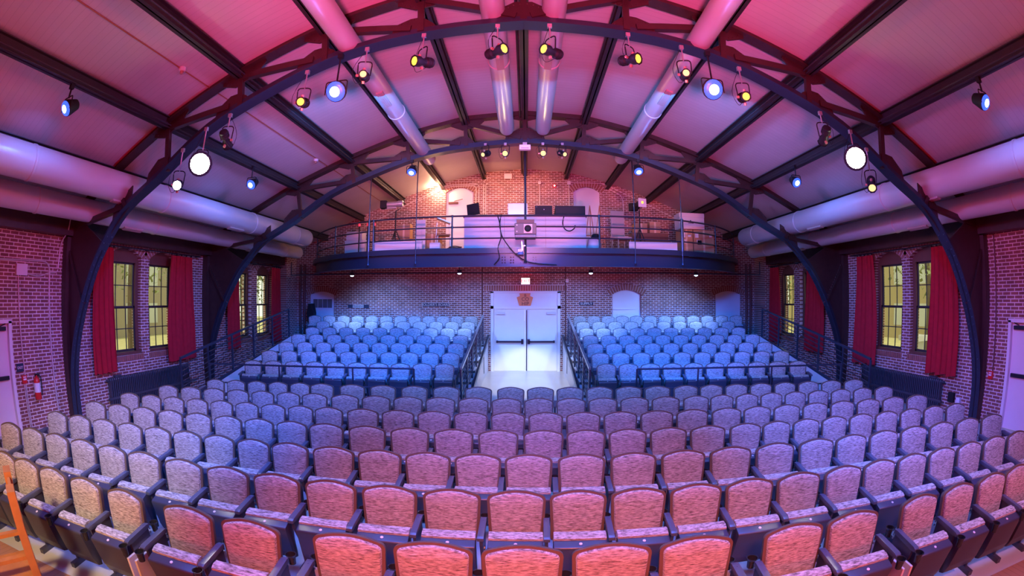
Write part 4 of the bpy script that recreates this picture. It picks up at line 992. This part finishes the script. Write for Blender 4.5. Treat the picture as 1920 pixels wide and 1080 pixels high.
# ------------------------------------------------------------------ theatre lamps
COP = BRASS
def spotlight(label, x, y, z, aim, face, chord=None, L=.30, r=.075, hang=None, group='copper knobbed spotlights on the nearer truss', power=0, col=WARM, name='stage_spotlight', gel=True, ang=70, tgt=None):
    # yoke-hung lamp; aim = direction the lens faces
    T = thing(name, label, 'spotlight', (x, y, z), group=group)
    d = Vector(aim).normalized(); side = d.cross(Vector((0, 0, 1))).normalized(); up = side.cross(d)
    M = Matrix(((side.x, d.x, up.x, 0), (side.y, d.y, up.y, 0), (side.z, d.z, up.z, 0), (0, 0, 0, 1)))
    b = MB().lathe([(.04, -L*.62), (.066, -L*.58), (.07, -L*.25), (.05, -L*.18), (.05, .0), (r, .04), (r, L*.38), (r*.9, L*.40)], axis=(0, 1, 0), seg=18)
    for k in range(4): b.lathe([(.072, -L*.5+k*.022), (.076, -L*.5+k*.022+.006), (.072, -L*.5+k*.022+.012)], axis=(0, 1, 0), seg=18)
    b.v = [tuple(M @ Vector(v)) for v in b.v]; br_ = b.obj('barrel', BLACK, T, smooth=True)
    q = MB().lathe([(r*.82, L*.385), (r*.8, L*.405)], axis=(0, 1, 0), seg=18); q.v = [tuple(M @ Vector(v)) for v in q.v]; q.obj('lens', face, br_)
    if gel:
        q = MB(); w = r*1.15
        for k in range(8):
            a0, a1 = 2*pi*k/8+.39, 2*pi*(k+1)/8+.39
            q.add([(w*cos(a0), L*.41, w*sin(a0)), (w*cos(a1), L*.41, w*sin(a1)), (w*.78*cos(a1), L*.41, w*.78*sin(a1)), (w*.78*cos(a0), L*.41, w*.78*sin(a0)),
                   (w*cos(a0), L*.43, w*sin(a0)), (w*cos(a1), L*.43, w*sin(a1)), (w*.78*cos(a1), L*.43, w*.78*sin(a1)), (w*.78*cos(a0), L*.43, w*.78*sin(a0))],
                  [(0, 1, 2, 3), (7, 6, 5, 4), (0, 4, 5, 1), (2, 6, 7, 3)])
        q.v = [tuple(M @ Vector(v)) for v in q.v]; q.obj('gel_frame', BLACK, br_)
    for vv in (up*.085, up*-.10):
        MB().lathe([(.012, -.02), (.022, -.018), (.022, .018), (.012, .02)], c=tuple(vv+d*.02), axis=tuple(up), seg=8).obj('knob', COP, br_, smooth=True)
    MB().lathe([(.012, -.02), (.02, -.018), (.02, .018), (.012, .02)], c=tuple(side*.09), axis=tuple(side), seg=8).obj('knob', COP, br_, smooth=True)
    top = hang if hang is not None else .32
    yk = hard([tuple(side*.085), tuple(side*.10+Vector((0, 0, .22))), tuple(side*-.10+Vector((0, 0, .22))), tuple(side*-.085)], .06)
    MB().tube(yk, .009, 6).obj('yoke', BLACK, T, smooth=True)
    MB().tube([(0, 0, .21), (0, 0, top-.04)], .011, 6).box(-.03, .03, -.02, .02, top-.06, top).obj('clamp', GLUM, T)
    MB().tube(smooth_path([(0, 0, top-.02), tuple(side*.16+Vector((0, 0, .1))), tuple(side*.1+Vector((0, 0, -.12))), tuple(d*-.12+Vector((0, 0, -.05)))], 4), .004, 5).obj('safety_cable', BLACK, T)
    if power:
        t_ = tgt or tuple(Vector((x, y, z))+d*5)
        light('lamp_beam', 'SPOT', tuple(Vector((x, y, z))+d*(L*.45+.03)), power, col, .06, t_, ang, .6)
    return T
YT = 4.86
def on_truss(x): return chz(abs(x))-.02
nm = ['leftmost lit amber', 'lit amber', 'amber', 'rightmost lit amber']
for (x, z, ax), lb in zip(((-1.32, 5.58, (-.8, -1, -.35)), (-.34, 5.68, (.9, -.8, -.12)), (.34, 5.67, (-.9, -.8, -.12)), (1.38, 5.60, (.8, -1, -.35))),
      ('amber spotlight on the nearer truss with its lens turned left', 'spotlight on the nearer truss just left of the ridge, lens turned right', 'spotlight on the nearer truss just right of the ridge, lens turned left', 'amber spotlight on the nearer truss with its lens turned right')):
    spotlight(lb, x, YT, z, ax, E_YEL, hang=on_truss(x)-z, power=18, col=(1, .55, .2))
for x, z, lb in ((-2.11, 5.46, 'small copper knobbed spotlight facing the stage beside the left large blue lamp'), (2.12, 5.45, 'small copper knobbed spotlight facing the stage beside the right large blue lamp')):
    spotlight(lb, x, YT, z, (-.15*x, -1, -.35), E_SMALL, hang=on_truss(x)-z, r=.055, power=8, col=(1, .5, .3))
for x, z, lb in ((-3.0, 5.18, 'bright amber spotlight outside the left large blue lamp'), (2.97, 5.22, 'bright amber spotlight outside the right large blue lamp')):
    spotlight(lb, x, YT, z, (-.1*x, -1, -.4), E_YEL, hang=on_truss(x)-z, r=.065, power=20, col=(1, .6, .25))
for x, z, lb in ((-4.3, 4.80, 'unlit dark spotlight turned to the seats above the dazzling left lamp'), (4.32, 4.82, 'unlit dark spotlight turned to the seats above the dazzling right lamp'), (5.22, 4.20, 'small lit spotlight beyond the dazzling right lamp')):
    spotlight(lb, x, YT, z, (-.4*x/4, -.5, -.6) if z < 4.5 else (.3*x/4, 1, -.5), E_SMALL if z < 4.5 else BLACK, hang=on_truss(x)-z)
for x, z, r, lb in ((-4.72, 4.48, .19, 'dazzling white flood lamp at the left shoulder of the nearer truss'), (-5.19, 4.21, .085, 'smaller starry white lamp outside the dazzling left one'), (4.86, 4.55, .19, 'dazzling white flood lamp at the right shoulder of the nearer truss')):  # large lens faces widened towards the size of their glare
    spotlight(lb, x, YT-.05, z, (-.75*x/4.7, -1, -.38), E_WHITE, hang=on_truss(x)-z, r=r, group='dazzling white lamps', gel=False, power=70 if r > .1 else 20, col=(1, .85, .6), ang=110)
for x, lit, lb in ((-.93, 0, 'unlit spotlight left of the glowing yellow one on the farther truss'), (-.46, 1, 'glowing yellow spotlight left of the white ridge box'), (.42, 1, 'glowing yellow spotlight right of the white ridge box'), (.88, 0, 'unlit spotlight right of the glowing yellow one on the farther truss')):
    spotlight(lb, x, 9.66, 5.90, (0, -1, -.3) if lit else (.5*x, -1, -.5), E_YEL if lit else E_SMALL, hang=.27, r=.075 if lit else .06, group='spotlights on the farther truss', power=25 if lit else 0, col=(1, .75, .3), ang=90)
def blue_par(label, x, y, z, hang, power, r=.115, aim=(0, -.9, -.6), gp='blue lamps under the roof'):
    T = thing('blue_stage_lamp', label, 'lamp', (x, y, z), group=gp)
    d = Vector(aim).normalized()
    MB().lathe([(.05, -.22), (.075, -.20), (r, -.04), (r, .0), (r*.9, .005)], axis=tuple(d), seg=18).obj('housing', BLACK, T, smooth=True); hs = T.children[-1]
    MB().lathe([(r*.95, .0), (r*.85, .02), (r*.5, .034)], axis=tuple(d), seg=18).lathe([(r*.5, .034), (r*.3, .042)], axis=tuple(d), seg=18, mi=1).obj('lens', [E_BHALO, E_BLUE], hs, smooth=True)  # blue outer ring of the lens stands in for the lamp's halo
    yk = hard([(-r-.01, 0, -.03), (-r-.01, 0, .16), (r+.01, 0, .16), (r+.01, 0, -.03)], .04)
    MB().tube(yk, .009, 6).obj('yoke', BLACK, T, smooth=True)
    MB().tube([(0, 0, .15), (0, 0, hang)], .014, 6).box(-.035, .035, -.03, .03, hang-.07, hang).obj('clamp', BLACK, T)
    bo = d if abs(x) < 5 else Vector((.8 if x > 0 else -.8, .1, -.8))
    light('blue_beam', 'SPOT', tuple(Vector((x, y, z))+d*.10), power*.9, (.07, .22, 1), .07, tuple(Vector((x, y, z))+bo*5), 165 if abs(x) < 5 else 125, .6)
    return T
for x, y, z, pw, lb in ((-5.84, 2.80, 4.93, 80, 'blue lamp hung from the left purlin nearest the stage'), (5.84, 2.76, 4.93, 80, 'blue lamp hung from the right purlin nearest the stage'),
       (-5.75, 7.55, 4.90, 60, 'blue lamp between the trusses over the left seats'), (5.75, 7.65, 4.93, 60, 'blue lamp between the trusses over the right seats')):
    blue_par(lb, x, y, z, ceil_z(x)-.26-z, pw)
for s, sd in ((-1, 'left'), (1, 'right')):
    blue_par('large brilliant blue lamp on the %s half of the nearer truss' % sd, s*2.50, 4.86, 5.27, chz(2.5)-5.27, 90, r=.15)
    blue_par('blue lamp hung low on the %s side of the farther truss' % sd, s*2.68, 9.62, 5.50, chz(2.7)-5.5, 80, aim=(0, -.6, -.8))
for x, y, z, lb in ((-5.20, 12.2, 3.19, 'outer left blue downlight under the balcony'), (-1.84, 11.9, 3.22, 'inner left blue downlight under the balcony'), (1.82, 11.9, 3.22, 'inner right blue downlight under the balcony'), (5.10, 12.2, 3.19, 'outer right blue downlight under the balcony')):
    T = thing('downlight', lb, 'lamp', (x, y, z), group='blue downlights under the balcony')
    MB().lathe([(.06, .10), (.065, .0), (.05, .0)], seg=16).obj('housing', BLACK, T, smooth=True)
    MB().lathe([(.06, .005), (.045, -.02), (.01, -.03)], seg=16).obj('lens', E_BLUE, T, smooth=True)
    MB().tube([(0, 0, .09), (0, 0, 3.695-z)], .012, 6).obj('stem', BLACK, T)
    light('downlight_beam', 'SPOT', (x, y-.02, z-.06), 520.0, (0.19, 0.36, 1.0), .05, (x*.95, y+1.3, 1.6), 112, .8)
W_ = thing('ridge_box', 'white box hanging under the ridge at the farther truss', 'box', (0, 9.62, 6.02))
MB().box(-.13, .13, -.06, .06, -.05, .07).obj('housing', WHITE, W_, bevel=.01); MB().box(-.09, .09, -.062, -.06, -.03, .0).obj('lens_strip', GRILL, W_); MB().box(-.05, .05, -.03, .03, .07, .14).obj('bracket', SILV, W_)
T = thing('wall_lamp', 'bare bright pinkish lamp on the gable left of the upper door', 'lamp', (-3.05, YB-.12, 6.32))
MB().lathe([(.04, .12), (.04, .06), (.02, .04)], axis=(0, 1, 0), seg=12).obj('base', WHITE, T); MB().lathe([(.01, -.07), (.05, -.04), (.055, 0), (.03, .05)], axis=(0, 1, 0), seg=14).obj('bulb', E_WHITE, T, smooth=True)
light('wall_lamp_light', 'POINT', (-3.05, YB-.30, 6.30), 60.0, (1.0, 0.46, 0.26), .06)
light('balcony_fill', 'AREA', (-.6, 12.9, 6.55), 80.0, (1.0, 0.42, 0.18), 1.6, (-.8, 14.3, 4.2), size_y=.3)  # added warm fill for the gable bricks, no lamp there
light('balcony_fill', 'POINT', (-2.6, 13.2, 5.3), 40.0, (1.0, 0.5, 0.25), .15)  # second added warm fill near the left upper door, no lamp there
light('exit_glow', 'POINT', (0, YB-.22, 3.10), 3.0, (1, .02, .08), .08)

# ------------------------------------------------------------------ curtains, rods and radiators
def curtain(s, y0, y1, z1, z0, label, flare=0, seed=0):
    T = thing('curtain', label, 'curtain', (s*8.83, (y0+y1)/2, 0), group='red curtains on the side windows')
    n, m = 72, 14; vs = []; w = (y1-y0)/2; rnd = random.Random(seed); nf = max(4, int((y1-y0)/.13))
    ph = [rnd.uniform(-.5, .5) for _ in range(4)]
    for i in range(m+1):
        t = i/m; z = z1+(z0-z1)*t; ww = w*(.78+.22*min(1, t*1.6)+flare*t)
        for k in range(n+1):
            u = k/n; a = 2*pi*nf*u+ph[0]+.5*sin(3*u+t*2+ph[1])
            am = .045*(.6+.6*t); y = -ww+2*ww*u+.012*sin(a*2); x = am*sin(a)+.018*sin(a*.37+t*3+ph[2])
            vs.append((x, y, z+.015*sin(a*.5)*(1 if i == m else 0)))
    N = len(vs); vs += [(x-s*.006, y, z) for x, y, z in vs]
    fs = [(i*(n+1)+k, i*(n+1)+k+1, (i+1)*(n+1)+k+1, (i+1)*(n+1)+k) for i in range(m) for k in range(n)]
    fs += [tuple(j+N for j in f[::-1]) for f in fs]
    for k in range(n): fs += [(k, k+1, N+k+1, N+k), (m*(n+1)+k+1, m*(n+1)+k, N+m*(n+1)+k, N+m*(n+1)+k+1)]
    for i in range(m): fs += [(i*(n+1), (i+1)*(n+1), N+(i+1)*(n+1), N+i*(n+1)), (i*(n+1)+n, N+i*(n+1)+n, N+(i+1)*(n+1)+n, (i+1)*(n+1)+n)]
    MB().add(vs, fs).obj('drape', CURT, T, smooth=True)
    for k in range(5): MB().lathe([(.028, -.004), (.034, 0), (.028, .004)], c=(0, -w*.7+w*1.4*k/4, z1+.03), axis=(0, 1, 0), seg=10).obj('curtain_ring', BLACK, T)
    return T
for s, sd in ((-1, 'left'), (1, 'right')):
    for a, c, k in ((5.35, 9.35, 0), (10.5, 13.95, 1)):
        R = thing('curtain_rod', 'black curtain rod over the %s window pair on the %s wall' % (['nearer', 'farther'][k], sd), 'curtain rod', (s*8.83, 0, 3.61), group='curtain rods')
        MB().tube([(0, a, 0), (0, c, 0)], .016, 8).obj('rod', BLACK, R)
        for y in (a+.05, (a+c)/2, c-.05): MB().box(*sorted((0, s*.17)), y-.012, y+.012, -.015, .015).obj('bracket', BLACK, R)
curtain(-1, 5.58, 6.30, 3.56, .87, 'red curtain at the near edge of the nearer left window pair', seed=1)
curtain(-1, 8.02, 9.12, 3.56, .88, 'broad red curtain at the far edge of the nearer left window pair', flare=.03, seed=2)
curtain(-1, 10.62, 11.35, 3.56, .95, 'red curtain behind the farther truss foot on the left wall', seed=3)
curtain(-1, 13.15, 13.88, 3.56, .95, 'red curtain at the left back corner', seed=4)
curtain(1, 5.60, 6.50, 3.56, .85, 'broad red curtain at the near edge of the nearer right window pair', flare=.02, seed=5)
curtain(1, 8.35, 9.20, 3.56, .78, 'red curtain at the far edge of the nearer right window pair', flare=.06, seed=6)
curtain(1, 10.65, 11.60, 3.56, .85, 'red curtain behind the farther truss foot on the right wall', seed=7)
curtain(1, 13.18, 13.86, 3.56, .95, 'red curtain at the right back corner', seed=8)
for s, sd in ((-1, 'left'), (1, 'right')):
    R = thing('radiator', 'long dark finned cast iron radiator under the %s windows' % sd, 'radiator', (s*8.86, 6.02, 0), group='long wall radiators')
    b = MB(); n = 46; L = 2.75
    for i in range(n):
        y = L*i/(n-1)
        b.box(-.06, .06, y-.017, y+.017, .12, .70)
        for z in (.70, .36, .12): b.lathe([(.052, -.02), (.056, 0), (.052, .02)], c=(0, y, z), axis=(0, 1, 0), seg=8)
    b.obj('fins', IRON, R)
    MB().tube([(0, -.1, .70), (0, L+.1, .70)], .03).obj('top_pipe', IRON, R)
    MB().tube([(-s*.05, -.1, .29), (-s*.05, L+.3, .29)], .035).obj('feed_pipe', IRON, R)
    for y in (.05, L-.05): MB().box(-.06, .06, y-.02, y+.02, .0, .14).obj('leg', IRON, R)
    MB().box(-.05, .05, .15, .35, .75, .79).obj('valve_cover', IRON, R)

# ------------------------------------------------------------------ side wall fittings
def wall_sign(label, s, y, z, w, h, body, m, tm, size, name='exit_plate', cat='sign'):
    T = thing(name, label, cat, (s*(XW-.012), y, z)); MB().box(-.012, .012, -w/2, w/2, -h/2, h/2).obj('board', m, T)
    MB().box(*sorted((-s*.013, -s*.014)), -w/2+.004, w/2-.004, -h/2+.004, h/2-.004).obj('face', m, T)
    text('lettering', body, size, Matrix.Translation((-s*.016, 0, 0)) @ Matrix.Rotation(-s*pi/2, 4, 'Z') @ Matrix.Rotation(pi/2, 4, 'X'), tm, T, depth=.002)
    return T
wall_sign('small dark EXIT sign beside the left wall door', -1, 3.70, 1.20, .17, .15, 'EXIT', SIGN, WHITE, .068)
for s, y, z, lb in ((-1, 3.77, .98, 'red fire pull box under the EXIT sign on the left wall'), (1, 4.70, .99, 'red fire pull box beside the right wall door')):
    T = thing('fire_pull_box', lb, 'alarm box', (s*(XW-.0), y, z)); MB().box(*sorted((0, -s*.06)), -.055, .055, -.075, .075).obj('housing', REDP, T, bevel=.006)
    MB().box(*sorted((-s*.06, -s*.075)), -.035, .035, -.01, .02).obj('handle', WHITE, T); MB().box(*sorted((-s*.06, -s*.062)), -.035, .035, .035, .055).obj('face_label', WHITE, T)
T = thing('fire_extinguisher', 'red fire extinguisher with a pale label hanging on the left wall', 'fire extinguisher', (-XW+.10, 4.04, .58))
MB().lathe([(.06, 0), (.075, .02), (.075, .34), (.06, .40), (.025, .43), (.025, .46)], seg=16).obj('cylinder', REDP, T, smooth=True)
MB().lathe([(.0765, .14), (.0765, .32)], seg=16).obj('label', WHITE, T, smooth=True)
MB().box(-.02, .02, -.03, .09, .46, .485).box(-.02, .02, -.03, .03, .44, .47).obj('handle', BLACK, T); MB().tube(smooth_path([(0, .03, .45), (.02, .10, .42), (.03, .10, .2), (.03, .085, .08)], 4), .012, 6).obj('hose', BLACK, T, smooth=True)
MB().box(-.1, -.07, -.02, .02, .3, .42).obj('bracket', SILV, T)
xw = -XW+.025
hp('pale conduit running along the left wall then down beside the truss', [(xw, 2.6, 3.12), (xw, 4.50, 3.16), (xw, 4.55, .02)], .017, PIPE, rr=.2)
hp('pink-lit conduit dropping from the left wall junction box', [(xw, 3.72, 2.88), (xw, 3.80, 1.2), (xw, 3.80, .02)], .014, PIPE)
hp('pale conduit joining the junction box to the truss riser', [(xw, 3.95, 2.90), (xw, 4.25, 2.86), (xw, 4.5, 2.95), (xw, 4.72, 2.95), (xw, 4.76, 3.55), (xw+.25, 4.80, 3.75), (xw+.3, 4.8, 4.0)], .014, PIPE)
hp('thin pale conduit dropping from the red pull box', [(xw, 3.76, .9), (xw, 3.76, .02)], .012, PIPE)
jbox('pale junction box on the brickwork above the EXIT sign', -XW+.02, 3.78, 2.97, .26, .2, WHITE, 'x', -1)
hp('brown conduit down the right wall to the red pull box', [(-xw, 4.66, 3.66), (-xw, 4.66, 1.07)], .017, BPIPE)
jbox('small dark wall box low on the right wall by the radiator', XW-.02, 5.72, .40, .16, .2, BLACK, 'x', 1)
jbox('small pale outlet low on the right wall beside the dark box', XW-.02, 5.50, .36, .1, .13, WHITE, 'x', 1)
# smoke heads and cables on the ceiling
for x, y, lb in ((-4.95, 4.2, 'small ceiling fitting on a conduit near the left side of the nearer truss'), (-5.0, 9.1, 'small ceiling fitting on a conduit near the left side of the farther truss')):
    T = thing('ceiling_box', lb, 'junction box', (x, y, ceil_z(x)-.01), group='ceiling fittings'); MB().lathe([(.06, .0), (.06, -.05), (.05, -.06)], seg=12).obj('box', WHITE, T); MB().lathe([(.03, -.06), (.03, -.10), (.02, -.11)], seg=10).obj('nozzle', COP, T)
tag(MB().tube([(-4.98, YF+.1, ceil_z(4.98)-.012), (-4.98, 14.6, ceil_z(4.98)-.012)], .010, 6).obj('conduit', mat('orange brown conduit', (.35, .14, .06), .5)), 'thin orange conduit along the boards between the third and fourth left purlins', 'pipe')

# ------------------------------------------------------------------ wooden high-backed chair at the stage edge, bottom left
T = thing('wooden_chair', 'orange-lit wooden high-backed chair partly out of view at the lower left', 'wooden chair', (-3.72, 1.22, .012), -.35)
for sx in (-1, 1):
    MB().bar((sx*.22, -.04, 0), (sx*.22, .0, 1.18), .17, .07, up=(0, 1, 0)).obj('back_leg', WOODF, T)
    MB().bar((sx*.22, -.46, 0), (sx*.22, -.44, .62), .045, .045, up=(0, 1, 0)).obj('front_leg', WOODF, T)
    MB().box(sx*.22-.03, sx*.22+.03, -.48, .0, .62, .65).obj('armrest', WOODF, T)
MB().box(-.22, .22, -.015, .015, .98, 1.14).obj('top_rail', WOODF, T, bevel=.006); MB().box(-.22, .22, -.015, .015, .70, .78).obj('back_rail', WOODF, T)
MB().box(-.24, .24, -.48, .0, .42, .46).obj('seat', WOODF, T, bevel=.006)
# standing plate folders between the end groups and the middle of the front row
for x, lb in ((-3.02, 'pale panel leaning between the left groups of the front row'), (2.93, 'pale panel leaning between the right groups of the front row')):
    T = thing('end_board', lb, 'board', (x, 2.50-yb_(x)-.22, 0), -math.asin(x/20), group='pale boards at the front row gaps')
    for o, m in ((-.045, WPANEL), (.045, mat('cream board', (.62, .55, .42), .6))):
        MB().box(o-.012, o+.012, -.20, .16, .012, .50).obj('board', m, T, bevel=.004)

# ------------------------------------------------------------------ outside the windows
st(MB().box(-60, 60, -20, 60, -.75, -.7).obj('floor_lawn', GRASS))
st(MB().box(-15.5, -12.5, -20, 60, -.70, -.68).obj('floor_path', ROAD))
def building(label, x0, x1, y0, y1, h, m, face):
    T = thing('brick_building', label, 'building', (0, 0, -.7), group='buildings outside')
    MB().box(x0, x1, y0, y1, 0, h).obj('walls', m, T)
    X = x1 if face > 0 else x0
    for fz in range(int(h//3)):
        yy = y0+1.5
        while yy < y1-2:
            w = MB().box(X-.05, X+.05, yy, yy+1.0, fz*3+1, fz*3+2.6).obj('window', mat('far pane', (.5, .5, .45), .2), T); yy += 2.6
    MB().box(x0-.2, x1+.2, y0-.2, y1+.2, h, h+.3).obj('roof', ROAD, T)
building('pale brick building outside, seen through the left windows', -40, -30, 8, 34, 9, mat('far brick', (.34, .28, .20), .9), 1)
building('tall brick building outside, seen through the right windows', 28, 38, 14, 40, 9, mat('far brick2', (.42, .33, .18), .9), -1)
def tree(label, x, y, h, r, seed):
    T = thing('tree', label, 'tree', (x, y, -.7), group='trees outside')
    MB().tube([(0, 0, 0), (.1, 0, h*.35), (0, .1, h*.7)], .16, 8).obj('trunk', BARK, T, smooth=True)
    rnd = random.Random(seed); b = MB()
    for _ in range(520):
        v = Vector((rnd.gauss(0, 1), rnd.gauss(0, 1), rnd.gauss(0, 1))).normalized()*r*rnd.random()**.4
        p = v+Vector((0, 0, h*.72)); a = Vector((rnd.random()-.5, rnd.random()-.5, rnd.random()-.5))*.5; c = Vector((rnd.random()-.5, rnd.random()-.5, rnd.random()-.5))*.5
        b.add([p-a*.5, p+c*.5, p+a*.5, p-c*.5], [(0, 1, 2, 3)])
    b.obj('crown', TREEM, T)
for i, (x, y, h, r) in enumerate(((-18, 9, 7, 2.6), (-21, 16, 8, 3), (-17, 22, 6.5, 2.5), (-24, 11.5, 7, 2.6), (17, 10, 7, 2.6), (21, 15.5, 8, 3), (16.5, 24, 7, 2.7), (24, 11, 6.5, 2.5), (20, 30, 8, 3))):
    tree('leafy tree outside the %s wall, %s' % ('left' if x < 0 else 'right', ['nearest the path', 'second along', 'farther back by the path', 'behind the nearest', 'nearest the hall', 'second along', 'farther back', 'behind the nearest', 'farthest back'][i]), x, y, h, r, i)
T = thing('stone_pillar', 'pale stone pillar outside the nearer right windows', 'pillar', (15, 11.8, -.7)); MB().box(-.35, .35, -.35, .35, 0, 1.5).obj('shaft', CONC, T); MB().box(-.5, .5, -.5, .5, 1.5, 1.7).obj('cap', CONC, T); MB().box(-.55, .55, -.55, .55, 0, .2).obj('plinth', CONC, T)
light('daylight', 'SUN', (0, 0, 20), 3.0, (1, .93, .68), .02, (1.0, 9, 0))
# E5
